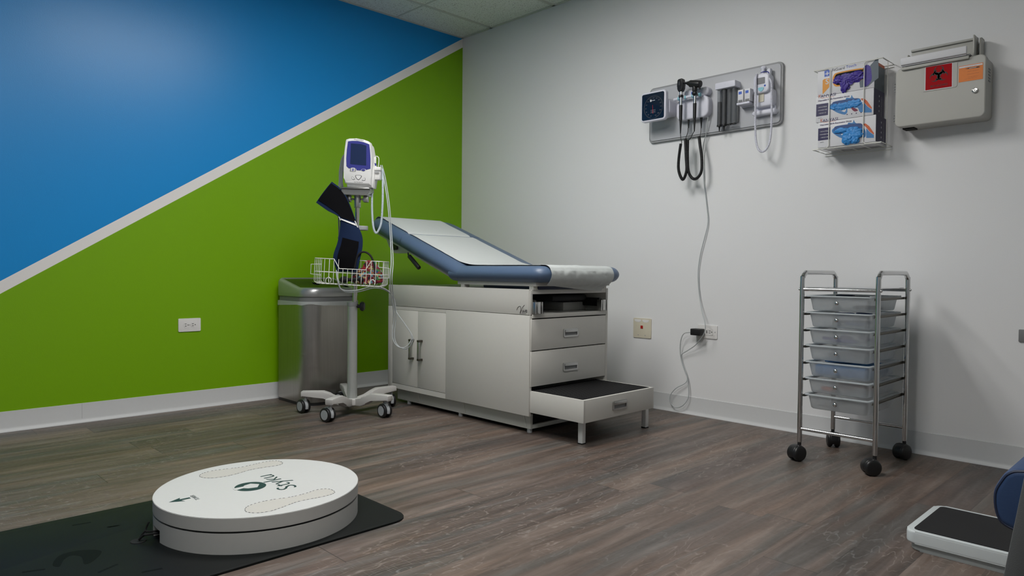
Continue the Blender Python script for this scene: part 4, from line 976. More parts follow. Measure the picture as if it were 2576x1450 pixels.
def scope(name, label, cat, hx, px, ys, coil, thin, socket):
    o = thing(name, label, cat, (hx, -OUT, 1.70), world=True)
    m = MB(); seg(m, hx, ys[1], ys[2], px, 0.0085); seg(m, hx, ys[3], ys[4], px, 0.0080); m.build('metal_neck', 'chrome', o)
    m = MB(); seg(m, hx, ys[2], ys[3], px, 0.0125, bev=0.003); m.build('dimmer_ring', 'black', o)
    m = MB(); seg(m, hx, ys[4], ys[5], px, 0.0098, r2=0.0088); seg(m, hx, ys[5], ys[6], px, 0.0070, r2=0.0030); m.build('grip', 'black', o)
    m = MB(); m.tube([R3(*q) for q in coil], 0.0078, rib=0.0046, amp=0.11, seg=10)
    tipz = W(px, ys[6], OUT)[1]
    for k_, th in enumerate(thin): m.tube(([Vector((hx, -OUT, tipz+0.004))] if k_ == 0 else [])+[R3(*q) for q in (th[1:] if k_ == 0 else th)], 0.0020, seg=7)
    m.build('coiled_cord', 'black', o); return o
c1 = [(1712.7, 361.7, .10), (1707.5, 400, .10), (1707.5, 430, .10), (1717.6, 452, .095), (1727, 430, .09), (1726, 395, .085), (1724, 350, .08)]
op = scope('ophthalmoscope', 'black ophthalmoscope with flat upright head, left scope in the wall cradle', 'medical scope', HX1, 1713, (200, 230, 239, 246, 265, 303, 336), c1, [[(1712, 334, OUT), (1712.7, 348, .103), (1715, 358, .10), (1713, 363, .10)], [(1731, 322, .055), (1730, 334, .06), (1726, 345, .075), (1724, 352, .08)]], None)
z0, z1 = W(1713, 231, OUT)[1], W(1713, 199, OUT)[1]; h = z1-z0
m = MB(); m.prism([(-0.010, 0), (0.010, 0), (0.018, h*0.22), (0.0185, h*0.5), (0.015, h*0.93), (0.010, h), (-0.010, h*0.98), (-0.0165, h*0.9), (-0.0175, h*0.45), (-0.017, h*0.2)], -0.015, 0.014, bev=0.004, seg=3, mx=T(hx := HX1, -OUT, z0) @ XZ0); hd = m.build('scope_head', 'black', op)
MB().prism(rrect(0.010, 0.020, 0.002), 0.014, 0.0152, mx=T(HX1-0.003, -OUT, z0+h*0.62) @ XZ0).build('eyepiece', 'smoke', hd)
c2 = [(1730, 352, .085), (1729.6, 400, .085), (1732, 432, .085), (1742, 449, .08), (1754, 448, .08), (1764.6, 430, .075), (1765, 395, .07), (1761, 365, .065), (1758.6, 343.6, .06)]
ot = scope('otoscope', 'black otoscope with horizontal head and cone tip, right scope in the wall cradle', 'medical scope', HX2, 1748, (212, 228, 233, 240, 260, 297, 331), c2, [[(1742, 329, OUT), (1741, 340, .10), (1736, 350, .09), (1730, 354, .085)], [(1763.4, 318, .055), (1763, 332, .057), (1761, 342, .06), (1758.6, 346, .06)]], None)
m = MB(); zb = W(1748, 209, OUT)[1]; yo = -OUT-0.002
m.cyl((HX2-0.030, yo, zb+0.002), (HX2+0.036, yo-0.002, zb-0.014), 0.0190, r2=0.0200, seg=24, bev=0.004)
m.cyl((HX2-0.052, yo, zb+0.008), (HX2-0.028, yo, zb+0.002), 0.006, r2=0.0165, seg=20); m.cyl((HX2-0.083, yo, zb+0.014), (HX2-0.050, yo, zb+0.0075), 0.0028, r2=0.0066, seg=14)
hd = m.build('scope_head', 'black', ot)
m = MB(); m.cyl((HX2, yo, zb-0.045), (HX2, yo, zb-0.012), 0.0135, bev=0.002); m.ball((HX2+0.030, yo, zb-0.035), 0.0055); m.build('head_collar', 'black', ot)
m = MB(); m.ball((HX2+0.004, yo-0.010, W(1748, 236, OUT)[1]), 0.0125, sc=(1.2, 0.8, 1)); m.build('dimmer_knob', 'black', ot)
# speculum dispenser
sx0, sx1 = 2.160, 2.272
sd2 = thing('speculum_dispenser', 'smoked four-tube speculum dispenser with white cap on the grey board', 'dispenser', ((sx0+sx1)/2, 0, 1.68), world=True)
zt = 1.786
m = MB(); m.soft(sx1-sx0+0.004, 0.034, 0.006, 0.0205, 0.078, 0.004, mx=WR((sx0+sx1)/2, zt-0.006)); cp = m.build('cap', 'lavwhite', sd2)
text_multi([('SPECULA', 0.006, (sx0+sx1)/2, zt+0.002, 0.0785, 0, 1), ('DISPENSER', 0.005, (sx0+sx1)/2, zt-0.006, 0.0785, 0, 1)][:0] or [('- - - -', 0.006, (sx0+sx1)/2, zt-0.004, 0.0783, 0, 1)], 'greyink', cp, 'printed_lines', mx=WR(0, 0))
MB().box(sx0+0.002, sx1-0.002, -0.034, -0.0205, 1.585, 1.772, 0.002).build('back_plate', 'midgrey', sd2)
for i, x in enumerate((2.1735, 2.2005, 2.2295, 2.2570)):
    m = MB(); blk = i < 2; zb_ = 1.575
    m.cyl((x, -0.052, zb_), (x, -0.052, 1.772), 0.0125, seg=20); tu = m.build('tube', 'smokeclear' if not blk else ('smokeclear'), sd2)
    fill = 1.70 if i == 0 else 1.765
    if blk:
        MB().cyl((x, -0.052, zb_+0.002), (x, -0.052, fill), 0.0105, seg=16).build('specula_stack', 'black', tu)
        MB().cyl((x, -0.052, zb_-0.004), (x, -0.052, zb_+0.004), 0.0135, seg=18).cyl((x, -0.052, zb_-0.030), (x, -0.052, zb_-0.003), 0.0022, r2=0.0055, seg=10).build('tube_end', 'black', tu)
    else:
        MB().prism([(0.0135*math.cos(k*PI/12), 0.0135*math.sin(k*PI/12)) for k in range(24)], zb_-0.002, zb_+0.002, mx=T(x, -0.052, 0), hole=[(0.010*math.cos(k*PI/12), 0.010*math.sin(k*PI/12)) for k in range(24)]).build('tube_end', 'black', tu)
# thermometer unit
TH0 = (2.418, 1.69)
th = thing('wall_thermometer', 'pale lavender electronic thermometer with small display at the right end of the grey board', 'thermometer', frame=WR(*TH0))
m = MB(); m.soft(0.104, 0.090, 0.022, 0.0205, 0.064, 0.010, cx=0.002, cy=-0.010); m.soft(0.126, 0.026, 0.012, 0.0205, 0.056, 0.010, cx=0.002, cy=-0.080)
m.soft(0.11, 0.03, 0.008, 0.0205, 0.034, 0.002, cy=-0.062); ho = m.build('holder', 'lavwhite', th)
m = MB(); m.soft(0.084, 0.098, 0.022, 0.030, 0.082, 0.008, cx=-0.001, cy=0.060); un = m.build('display_unit', 'lavwhite', th)
MB().prism(rrect(0.052, 0.032, 0.004), 0.0815, 0.0832, mx=T(-0.006, 0.072, 0)).build('display', 'darkinside', un)
MB().prism(smooth2([(-0.014, 0.026), (-0.016, 0.038), (0.010, 0.038), (0.010, 0.026), (-0.002, 0.018)]), 0.0815, 0.084, mx=T(0.002, 0, 0)).build('button', 'aqua', un)
MB().ball((0.020, 0.045, 0.082), 0.005, sc=(1, 1, 0.5)).build('button', 'logoblue', un)
MB().ball((-0.030, 0.042, 0.082), 0.0045, sc=(1, 1, 0.5)).build('button', 'aqua', un)
MB().box(-0.020, 0.008, -0.030, 0.018, 0.066, 0.0672).build('rating_label', 'ivory', ho)
text_multi([('= = = =', 0.006, -0.006, 0.012-0.007*k, 0.0673, 0, 0.8) for k in range(6)], 'greyink', ho, 'printed_lines')
m = MB(); m.cyl((-0.010, 0.098, 0.05), (-0.008, 0.142, 0.045), 0.011, r2=0.008, bev=0.002); m.ball((-0.008, 0.146, 0.044), 0.010, sc=(1.6, 1, 1)); m.box(0.014, 0.034, 0.098, 0.136, 0.030, 0.055, 0.005)
pb = m.build('probe', 'lavwhite', th)
MB().tube([(-0.016, 0.120, 0.056), (0.004, 0.122, 0.058), (0.024, 0.116, 0.056), (0.030, 0.098, 0.052)], 0.0022).build('probe_clip', 'monblue', pb)
cl = [(1904, 186, .085), (1902, 197, .088), (1901, 238.6, .09), (1900, 299, .09), (1901, 347, .09), (1907, 374, .09), (1918, 382, .09), (1930, 372, .085), (1938, 347, .08), (1941, 299, .08), (1941, 238.6, .08), (1940, 206, .08), (1931, 194, .07)]
m = MB(); m.tube([th.matrix_basis.inverted() @ R3(*q) for q in cl], 0.0052, rib=0.0044, amp=0.10, seg=10); m.build('coiled_cord', 'lavwhite', th)
# probe cover cartons
for i, (px0, px1, word) in enumerate(((1856, 1872, 'leftmost'), (1873, 1889, 'right'))):
    a = W(px0, 230, 0.088); b_ = W(px1, 262, 0.088)
    x0, x1 = a[0], b_[0]; x1 = x0+0.030
    o = thing('probe_cover_box', ['small white probe cover carton, left of the two beside the thermometer', 'small white probe cover carton, right of the two, touching the thermometer'][i], 'carton', ((x0+x1)/2, 0, 1.70), world=True, group='probe cover cartons on the grey board')
    MB().box(x0, x1, -0.088, -0.032, 1.672, 1.735, 0.0015).build('carton', 'boxwhite', o)
    MB().box(x0+0.005, x1-0.008, -0.0886, -0.088, 1.712, 1.726).build('logo', 'logoblue', o)
    MB().box(x0+0.004, x1-0.004, -0.0884, -0.088, 1.672, 1.683).build('opening', 'midgrey', o)
hb = MB(); hb.box(2.285, 2.362, -0.032, -0.0205, 1.655, 1.735, 0.003); hb.box(2.287, 2.358, -0.085, -0.030, 1.660, 1.6712, 0.002); 
tag(hb.build('carton_holder', 'lavwhite'), 'small white bracket holding two probe cover cartons beside the thermometer', 'bracket')

# wall plates
def slots(m, u, v, s=1.0):
    m.box(u-0.008*s, u+0.002*s, v+0.0045, v+0.0070, 0.0071, 0.0077); m.box(u-0.008*s, u+0.002*s, v-0.0070, v-0.0045, 0.0071, 0.0077)
    m.cyl((u+0.010*s, v, 0.0071), (u+0.010*s, v, 0.0077), 0.0026, seg=12)
oc = Vector(((at(448, 802, 0, 0).y+at(504, 833, 0, 0).y)/2, (at(448, 802, 0, 0).z+at(504, 833, 0, 0).z)/2))
ol = thing('duplex_outlet', 'white horizontal duplex outlet on the green wall', 'outlet', frame=WL(oc.x, oc.y))
MB().prism(rrect(0.121, 0.074, 0.004), 0, 0.0055, bev=0.002).build('cover_plate', 'outletw', ol)
for u in (-0.0195, 0.0195):
    r_ = MB().prism([(x, y) for x, y in [(u+0.0172*math.cos(k*PI/24)*0.85, 0.0172*math.sin(k*PI/24)) for k in range(48)]], 0.0055, 0.0070, bev=0.0006, seg=1).build('receptacle', 'outletw', ol)
    m = MB(); slots(m, u, 0); m.build('slots', 'gap', r_)
MB().cyl((0, 0, 0.0055), (0, 0, 0.0066), 0.0025, seg=12).build('screw', 'greyplastic', ol)
orr = thing('decorator_outlet', 'white horizontal rectangular outlet with black power adapter plugged in, on the white wall', 'outlet', frame=WR(2.094, 0.470))
MB().prism(rrect(0.119, 0.073, 0.004), 0, 0.0055, bev=0.002).build('cover_plate', 'outletw', orr)
r_ = MB().prism(rrect(0.068, 0.034, 0.002), 0.0055, 0.0072, bev=0.0005, seg=1).build('receptacle', 'outletw', orr)
m = MB(); slots(m, 0.018, 0); m.box(-0.004, 0.000, -0.008, 0.008, 0.0072, 0.0085); m.build('slots', 'gap', r_)
MB().cyl((0.047, 0, 0.0055), (0.047, 0, 0.0064), 0.003, seg=12).build('screw', 'greyplastic', orr)
ip = thing('ivory_jack_plate', 'ivory double plate with small red jack on the white wall right of the exam table', 'wall plate', frame=WR(1.6645, 0.463))
MB().prism(rrect(0.126, 0.116, 0.004), 0, 0.0055, bev=0.002).build('cover_plate', 'ivory', ip)
MB().box(-0.010, 0.006, -0.003, 0.015, 0.0055, 0.008).build('red_jack', 'redbtn', ip)
for u in (-0.030, 0.025):
    m = MB(); m.prism([(u-0.024, 0.050), (u-0.022, 0.040), (u-0.010, 0.034), (u+0.010, 0.034), (u+0.022, 0.040), (u+0.024, 0.050)], 0.0055, 0.0064, bev=0.0004, seg=1); m.build('label_window', 'outletw', ip)
    MB().cyl((u*0.9, -0.042, 0.0055), (u*0.9, -0.042, 0.0068), 0.003, seg=10).build('screw', 'greyplastic', ip)
gp = thing('grey_wall_plate', 'dark grey wall plate cut off by the right edge of the photo', 'wall plate', frame=WR(3.553, 0.550))
MB().prism(rrect(0.114, 0.050, 0.003), 0, 0.006, bev=0.001).build('cover_plate', 'midgrey', gp)
MB().prism(rrect(0.068, 0.030, 0.002), 0.006, 0.0075, bev=0.0005, seg=1).build('insert', 'chairgrey', gp)
# power adapter and its white lead
ad = thing('power_adapter', 'black plug-in adapter with long thin grey lead running up to the scope base', 'power adapter', tuple(R3(1750, 836, 0.03)), world=True)
xa, xb = W(1740, 836, 0.045)[0], 2.082; zc = W(1755, 836, 0.045)[1]
MB().box(xa, xb, -0.062, -0.0115, zc-0.018, zc+0.018, 0.004, 3).build('adapter_body', 'black', ad)
lead = [(1781.5, 294, .045), (1776.7, 335, .030), (1770.7, 359, .022), (1768, 390, .014), (1770.7, 456, .01), (1774, 485, .01), (1778, 520, .01), (1781, 560, .01), (1772, 600, .012), (1762, 640, .012), (1756.5, 680, .012), (1757, 720, .012), (1761.7, 760, .02), (1767, 789, .05), (1773, 810, .075), (1774, 830, .08), (1767, 847, .07), (1750, 868, .04), (1732, 881, .025), (1716, 891, .02), (1713, 900, .018), (1717, 915, .018), (1728, 946, .02), (1732, 973, .02), (1731, 1002, .022), (1717, 1021, .025), (1699, 1026, .025), (1686, 1012, .025), (1687, 994, .025), (1701, 977, .022), (1723, 965, .016), (1729, 952, .013), (1721, 928, .013), (1713.5, 903, .013), (1711, 876, .02), (1714, 852, .03), (1722, 839, .035), (1741, 836.5, .038)]
MB().tube([R3(*q) for q in lead], 0.0026, seg=7).build('lead', 'cordgrey', ad)

# ---------------------------------------------------------------- glove rack and cartons
OF = 0.140
def Z3(x, y, out=OF): return W(2040+x/5.577, 130+y/5.577, out)
gd = 0.146; gx0, gx1, gzt, gzb = W(2048, 181, gd)[0], W(2221, 147, gd)[0], 1.741, 1.372
gr = thing('glove_rack', 'white wire wall rack holding three glove cartons', 'wire rack', ((gx0+gx1)/2, 0, 1.57), world=True)
m = MB(); r = 0.0017
for z in (gzt, gzb):
    m.tube([(gx0, -0.004, z), (gx0, -gd, z), (gx1, -gd, z), (gx1, -0.004, z)], r, n=0, seg=6)
    m.tube([(gx0, -0.004, z), (gx1, -0.004, z)], r, n=0, seg=6); m.tube([(gx0, -0.004, z-0.012), (gx1, -0.004, z-0.012)], r, n=0, seg=6)
for k in range(5): m.tube([(gx0+0.03+0.06*k, -0.004, gzb), (gx0+0.03+0.06*k, -gd, gzb)], r, n=0, seg=5)
xi0, xi1 = W(2087, 250, gd)[0], W(2173, 250, gd)[0]
m.tube([(gx0, -0.080, gzt-0.002), (gx0, -gd+0.001, gzt-0.002), (xi0-0.01, -gd-0.0015, gzt-0.002), (xi0, -gd-0.0015, gzt-0.012), (xi0, -gd-0.0015, gzb+0.012), (xi0-0.01, -gd-0.0015, gzb+0.002), (gx0, -gd+0.001, gzb+0.002), (gx0, -0.080, gzb+0.002)], 0.0022, n=0, seg=6, closed=True)
m.tube([(gx1, -0.080, gzt-0.002), (gx1, -gd+0.001, gzt-0.002), (xi1+0.01, -gd-0.0015, gzt-0.002), (xi1, -gd-0.0015, gzt-0.012), (xi1, -gd-0.0015, gzb+0.012), (xi1+0.01, -gd-0.0015, gzb+0.002), (gx1, -gd+0.001, gzb+0.002), (gx1, -0.080, gzb+0.002)], 0.0022, n=0, seg=6, closed=True)
m.build('wire_frame', 'wire', gr)
F0 = WR(0, 0)
def art(parent, name, m_, pts, lay=0, out=OF, sm=0):
    P = [Z3(x, y, out) for x, y in pts]
    if sm: P = smooth2(P, sm)
    return MB().prism(P, out+0.0002+lay*0.0002, out+0.0003+lay*0.0002, mx=F0).build(name, m_, parent)
bx = thing('glove_carton', 'pale glove carton with amber-rimmed opening and violet gloves, top of the wire rack', 'glove carton', (2.83, 0, 1.62), world=True, group='glove cartons in the wire rack')
MB().box(2.724, 2.972, -OF, -0.012, 1.619, 1.7375, 0.001).build('carton', 'boxwhite', bx)
art(bx, 'grey_panel', 'boxgrey', [(925, 90), (948, 85), (948, 370), (872, 425), (800, 492), (690, 505), (680, 430), (740, 330), (840, 185)])
art(bx, 'violet_print', 'violet', [(735, 230), (790, 185), (835, 215), (850, 300), (850, 400), (800, 470), (750, 480), (735, 350)], 1, sm=4)
art(bx, 'logo_square', 'logoblue', [(190, 272), (262, 250), (262, 340), (190, 356)], 1)
art(bx, 'logo_cross', 'boxwhite', [(196, 312), (220, 305), (224, 278), (234, 278), (236, 300), (258, 294), (258, 308), (236, 312), (234, 335), (224, 335), (220, 315), (196, 322)], 2)
art(bx, 'amber_shape', 'yelorange', [(165, 405), (185, 385), (264, 370), (264, 490), (172, 592), (163, 592)], 1)
a = Z3(228, 425); text('S', 0.034, 'whiteink', bx, a[0], a[1], OF+0.0006, align='CENTER', mx=F0, bold=0.0006)
a = Z3(292, 262); text('FitGuard', 0.0175, 'greyink', bx, a[0], a[1]-0.001, OF+0.0005, mx=F0, rot=1.0, sx=0.92, bold=0.0002)
a = Z3(492, 211); text('Touch', 0.0175, 'logoblue', bx, a[0], a[1]-0.002, OF+0.0005, mx=F0, rot=1.0)
art(bx, 'opening_rim', 'yelorange', [(305, 400), (318, 335), (380, 292), (700, 232), (748, 262), (735, 350), (690, 410), (560, 440), (380, 490), (320, 470)], 1, sm=4)
op_ = art(bx, 'opening', 'gap', [(328, 390), (345, 335), (400, 305), (700, 250), (725, 275), (720, 350), (690, 390), (560, 420), (390, 470), (345, 450)], 2, sm=4)
m = MB(); A = Z3(530, 385); 
crumple(m, (A[0], -OF-0.003, A[1]), (0.054, 0.008, 0.024), 3.1, 0.3, 2.4, sub=5); B = Z3(640, 330); crumple(m, (B[0], -OF-0.003, B[1]), (0.030, 0.008, 0.017), 8.1, 0.3, 2.4)
D = Z3(480, 480); crumple(m, (D[0], -OF-0.006, D[1]), (0.020, 0.007, 0.028), 5.1, 0.3, 2.4); D = Z3(395, 400); crumple(m, (D[0], -OF-0.003, D[1]), (0.022, 0.007, 0.018), 6.4, 0.3, 2.4)
m.build('violet_gloves', 'violet', bx, sharp=60)
MB().box(2.9721, 2.9726, -OF+0.004, -0.016, 1.615, 1.722).build('grey_side', 'boxgrey', bx); MB().box(2.9721, 2.9727, -OF+0.004, -0.016, 1.723, 1.7365).build('amber_side', 'salmon', bx)

def kanyasi(label, dz, dx, x0, x1, z0, z1, gloves):
    bx = thing('glove_carton', label, 'glove carton', ((x0+x1)/2, 0, z0), world=True, group='glove cartons in the wire rack')
    MB().box(x0, x1, -OF-0.003, -0.012, z0, z1, 0.001).build('carton', 'boxwhite', bx)
    o_ = OF+0.003
    def A(pts, name, m_, lay=0, sm=0):
        P = [Z3(x, y, OF) for x, y in pts]; P = [(p[0]+dx, p[1]+dz) for p in P]
        if sm: P = smooth2(P, sm)
        return MB().prism(P, o_+0.0002+lay*0.0002, o_+0.0003+lay*0.0002, mx=F0).build(name, m_, bx)
    def L(x, y): p = Z3(x, y); return p[0]+dx, p[1]+dz
    a = L(108, 636); text('K', 0.0235, 'salmon', bx, a[0], a[1], o_+0.0004, mx=F0, sx=0.8); a = L(141, 629); text('ANYASI', 0.0185, 'purpleink', bx, a[0], a[1]-0.002, o_+0.0004, mx=F0, sx=1.10)
    A([(150, 655), (330, 628), (330, 631), (150, 660)], 'underline', 'salmon')
    a = L(105, 694); text('Disposable Nitrile Examination Gloves', 0.0088, 'purpleink', bx, a[0], a[1]-0.001, o_+0.0004, mx=F0, sx=1.02, bold=0.0002)
    A([(80, 745), (248, 720), (242, 890), (76, 916)], 'purple_panel', 'purple')
    q = []
    for k, t_ in enumerate(('• NON-STERILE', '• POWDER FREE', '• SINGLE USE')):
        a = L(165, 780+42*k); q.append((t_, 0.0072, a[0], a[1], o_+0.0005, 0, 0.85))
    text_multi(q, 'whiteink', bx, 'panel_lines', mx=F0)
    a = L(130, 935); text('100 PCS.', 0.005, 'greyink', bx, a[0], a[1], o_+0.0004, mx=F0, align='CENTER')
    A([(275, 790), (290, 735), (400, 700), (480, 690), (500, 650), (560, 650), (575, 610), (600, 650), (690, 690), (740, 760), (740, 840), (690, 850), (660, 790), (600, 800), (520, 800), (515, 850), (480, 885), (400, 868), (340, 840)], 'glove_print', 'printblue', 0, 3)
    A([(395, 815), (480, 800), (495, 820), (478, 848), (440, 838)], 'finger_gap', 'boxwhite', 1, 3)
    A([(700, 665), (740, 655), (790, 690), (857, 785), (857, 810), (800, 770), (740, 700)], 'orange_swoosh', 'salmon', 1)
    A([(750, 720), (800, 775), (857, 815), (857, 855), (750, 858)], 'blue_corner', 'printblue', 1)
    A([(570, 790), (610, 790), (665, 825), (620, 842), (585, 820)], 'crimson_print', 'crimson', 1, 3)
    op = A([(300, 740), (345, 700), (640, 655), (700, 680), (700, 720), (660, 755), (360, 812), (300, 790)], 'opening', 'printblue2', 1, 4)
    for x in (512, 575, 640, 708): A([(x-8, 892-0.14*(x-512)), (x+8, 889-0.14*(x-512)), (x+8, 875-0.14*(x-512)), (x-8, 878-0.14*(x-512))], 'icon', 'purple')
    MB().box(x1+0.0002, x1+0.0008, -OF, -0.013, z0+0.001, z1-0.001).build('purple_side', 'purple', bx)
    SM_ = Matrix(((0, 0, 1, x1+0.001), (1, 0, 0, 0), (0, 1, 0, 0), (0, 0, 0, 1)))
    q = MB()
    for k in range(4): q.box(-0.080, -0.073, z0+0.022+0.022*k, z0+0.030+0.022*k, 0, 0.0003, mx=SM_)
    q.build('side_icons', 'whiteink', bx)
    text('Disposable Nitrile Examination Gloves', 0.0072, 'boxpale', bx, -0.045, z0+0.006, 0.0001, mx=SM_ , rot=90, sx=0.78)
    m = MB()
    if gloves == 'in':
        for (x, y, sx_, sz_, sd_) in ((440, 770, 0.034, 0.016, 2.0), (600, 735, 0.036, 0.017, 4.0), (340, 775, 0.02, 0.012, 6.0)):
            a = L(x, y); crumple(m, (a[0], -o_-0.001, a[1]), (sx_, 0.004, sz_), sd_, 0.35, 2.6, sub=5)
    else:
        for (x, y, sx_, sz_, sd_, yy) in ((400, 765, 0.030, 0.012, 2.0, 0), (560, 760, 0.026, 0.018, 4.0, 0.004), (600, 820, 0.034, 0.022, 7.0, 0.008), (505, 850, 0.026, 0.024, 9.0, 0.010), (490, 905, 0.022, 0.020, 11.0, 0.012), (600, 890, 0.020, 0.020, 13.0, 0.010), (630, 770, 0.022, 0.014, 15.0, 0.006)):
            a = L(x-0, y); crumple(m, (a[0], -o_-0.003-yy*0.5, a[1]), (sx_, 0.006+yy*0.4, sz_), sd_, 0.20, 1.7, sub=5)
    m.build('blue_gloves', 'nitrile', bx, sharp=60)
kanyasi('middle glove carton in the wire rack, white and purple, blue gloves tucked inside', 0, 0, 2.720, 2.972, 1.4985, 1.617, 'in')
kanyasi('bottom glove carton in the wire rack, white and purple, light blue gloves hanging out', -0.1135, 0.011, 2.731, 2.983, 1.3795, 1.4970, 'out')

# ---------------------------------------------------------------- sharps cabinet
sc = thing('sharps_cabinet', 'beige locking sharps disposal cabinet with red biohazard label on the white wall', 'sharps container', (3.215, 0, 1.55), world=True)
OS = 0.122
c0, c1_ = W(2253, 180, OS), W(2478, 298, OS)
x0, x1, z0, z1 = c0[0]+0.0, c1_[0], 1.432, 1.684
m = MB(); m.soft(x1-x0-0.01, z1-z0-0.004, 0.02, 0.0, OS-0.03, 0.004, cx=(x0+x1)/2+0.003, cy=(z0+z1)/2-0.001, mx=F0); cbn = m.build('housing', 'beige', sc)
m = MB(); m.soft(x1-x0, z1-z0, 0.022, OS-0.032, OS, 0.006, cx=(x0+x1)/2, cy=(z0+z1)/2, mx=F0); dr = m.build('door', 'beige', sc)
MB().box(x0+0.02, x0+0.065, -0.08, -0.03, z0-0.004, z0+0.002).build('bottom_slot', 'gap', sc)
m = MB()
for k in range(7): m.box(x0-0.0085, x0+0.002, -OS+0.012, -OS+0.020, (z0+0.03 if k < 3 else z0+0.12)+0.012*k, (z0+0.038 if k < 3 else z0+0.128)+0.012*k, 0.001)
m.build('hinge', 'midgrey', sc)
m = MB()
for k in range(5): m.box(x1-0.003, x1-0.0010, -0.075, -0.045, z1-0.055-0.012*k, z1-0.049-0.012*k)
m.build('side_vents', 'midgrey', cbn)
def art2(name, m_, pts, lay, parent, sm=0, th=0.0004):
    P = [W(2280+x/10.36, 110+y/10.36, OS) for x, y in pts]
    if sm: P = smooth2(P, sm)
    return MB().prism(P, OS+lay*0.0004, OS+lay*0.0004+th, mx=F0).build(name, m_, parent)
art2('label_holder', 'beige', [(400, 640), (440, 610), (1280, 465), (1335, 500), (1325, 1090), (1280, 1135), (440, 1262), (385, 1230)], 1, dr, th=0.0015)
rl = art2('white_border', 'boxwhite', [(497, 610), (1213, 487), (1208, 1133), (485, 1235)], 5, dr); art2('red_label', 'red', [(512, 622), (1195, 505), (1190, 1120), (500, 1222)], 6, rl)
# biohazard trefoil
bc = W(2280+850/10.36, 110+805/10.36, OS); SC = 0.0275
def circ(cx, cy, r, n=40, a0=0, a1=360): return [(cx+r*math.cos(math.radians(a0+(a1-a0)*k/n)), cy+r*math.sin(math.radians(a0+(a1-a0)*k/n))) for k in range(n+1)]
m = MB(); BH_ = F0 @ T(bc[0], bc[1], OS+0.0029) @ Matrix.Diagonal((SC, SC, 1, 1))
for a in (90, 210, 330):
    dx, dy = math.cos(math.radians(a)), math.sin(math.radians(a))
    R1, r1, D1, d1 = 0.68, 0.47, 0.62, 0.80        # outer disc at D1, cut-out disc at d1: leaves horns pointing outwards
    gap = 26
    A_ = circ(dx*D1, dy*D1, R1, 48, a+gap, a+360-gap); B_ = circ(dx*d1, dy*d1, r1, 48, a+360-gap*0.55, a+gap*0.55)
    for (p, q, p2, q2) in zip(A_, A_[1:], B_[::-1], B_[::-1][1:]): m.prism([p, q, q2, p2], 0, 0.0003, mx=BH_)
for a in (30, 150, 270):
    A_ = circ(0, 0, 0.80, 16, a-38, a+38); B_ = circ(0, 0, 0.66, 16, a-38, a+38)
    for (p, q, p2, q2) in zip(A_, A_[1:], B_, B_[1:]): m.prism([p, q, q2, p2], 0, 0.0003, mx=BH_)
m.build('biohazard_symbol', 'ink', rl)
a = W(2280+855/10.36, 110+1090/10.36, OS); text('BIOHAZARD', 0.0125, 'ink', rl, a[0], a[1], OS+0.003, align='CENTER', mx=F0, sx=0.9)
ol_ = art2('orange_label', 'orange', [(1372, 595), (2005, 488), (1995, 915), (1365, 1015)], 1, dr); art2('white_strip', 'boxwhite', [(1380, 610), (1990, 508), (1990, 548), (1380, 652)], 3, ol_)
art2('needle_print', 'ink', [(1530, 660), (1640, 628), (1880, 592), (1930, 600), (1880, 620), (1640, 655)], 3, ol_); art2('needle_barrel', 'boxwhite', [(1640, 640), (1830, 608), (1830, 618), (1640, 650)], 5, ol_)
it = []
for k, s_ in enumerate(('DANGER - BIOHAZARD', 'CONTAMINATED SHARPS', 'DO NOT REACH IN')):
    a = W(2280+1740/10.36, 110+(700+75*k)/10.36, OS); it.append((s_, 0.0058, a[0], a[1], OS+0.001, 0, 0.75))
a = W(2280+1680/10.36, 110+900/10.36, OS); it.append(('KEEP LOCKED WHEN FULL', 0.005, a[0], a[1], OS+0.001, 0, 0.8))
a = W(2280+1690/10.36, 110+582/10.36, OS); it.append(('WARNING  CAUTION  DANGER', 0.0042, a[0], a[1], OS+0.0022, 0, 0.8))
it = [i for i in it]
text_multi([(''.join('-' if ch != ' ' else ' ' for ch in s_), sz, u, v, w__, r__, sx_*1.6) for s_, sz, u, v, w__, r__, sx_ in it], 'crimson', ol_, 'printed_lines', mx=F0)
m = MB(); a = W(2453, 228, OS); m.cyl((a[0], -OS, a[1]), (a[0], -OS-0.006, a[1]), 0.0105, seg=24, bev=0.001); lk = m.build('lock', 'chrome', dr)
MB().cyl((a[0], -OS-0.006, a[1]), (a[0], -OS-0.009, a[1]), 0.006, seg=20).build('lock_core', 'satin', lk); MB().box(a[0]-0.001, a[0]+0.001, -OS-0.0095, -OS-0.008, a[1]-0.003, a[1]+0.003).build('keyhole', 'ink', lk)
# drop tray on top
m = MB(); lx0, lx1 = 3.088, 3.338
m.box(lx0, lx1, -0.036, -0.028, 1.680, 1.776, 0.003); m.box(lx0, lx0+0.006, -0.095, -0.028, 1.680, 1.745, 0.002); m.box(lx1-0.006, lx1, -0.095, -0.028, 1.680, 1.776, 0.002)
m.box(lx0, lx1, -0.045, -0.0285, 1.768, 1.778, 0.003); m.box(lx1+0.010, lx1+0.016, -0.060, -0.006, 1.680, 1.770, 0.006)
ch = m.build('drop_chute', 'beige', sc)
m = MB(); m.box(lx0-0.010, lx1-0.015, -0.148, -0.136, 1.690, 1.722, 0.004, 3); m.box(lx0-0.008, lx1-0.018, -0.14, -0.095, 1.686, 1.691, 0.001)
m.build('tray_flap', 'boxwhite', sc); MB().box(lx0+0.006, lx1-0.006, -0.135, -0.036, 1.684, 1.690, 0.0).build('tray_floor', 'midgrey', sc)
MB().box(lx0-0.010, lx1-0.010, -OS-0.012, -OS+0.002, 1.672, 1.688, 0.003).build('chute_lip', 'beige', sc)

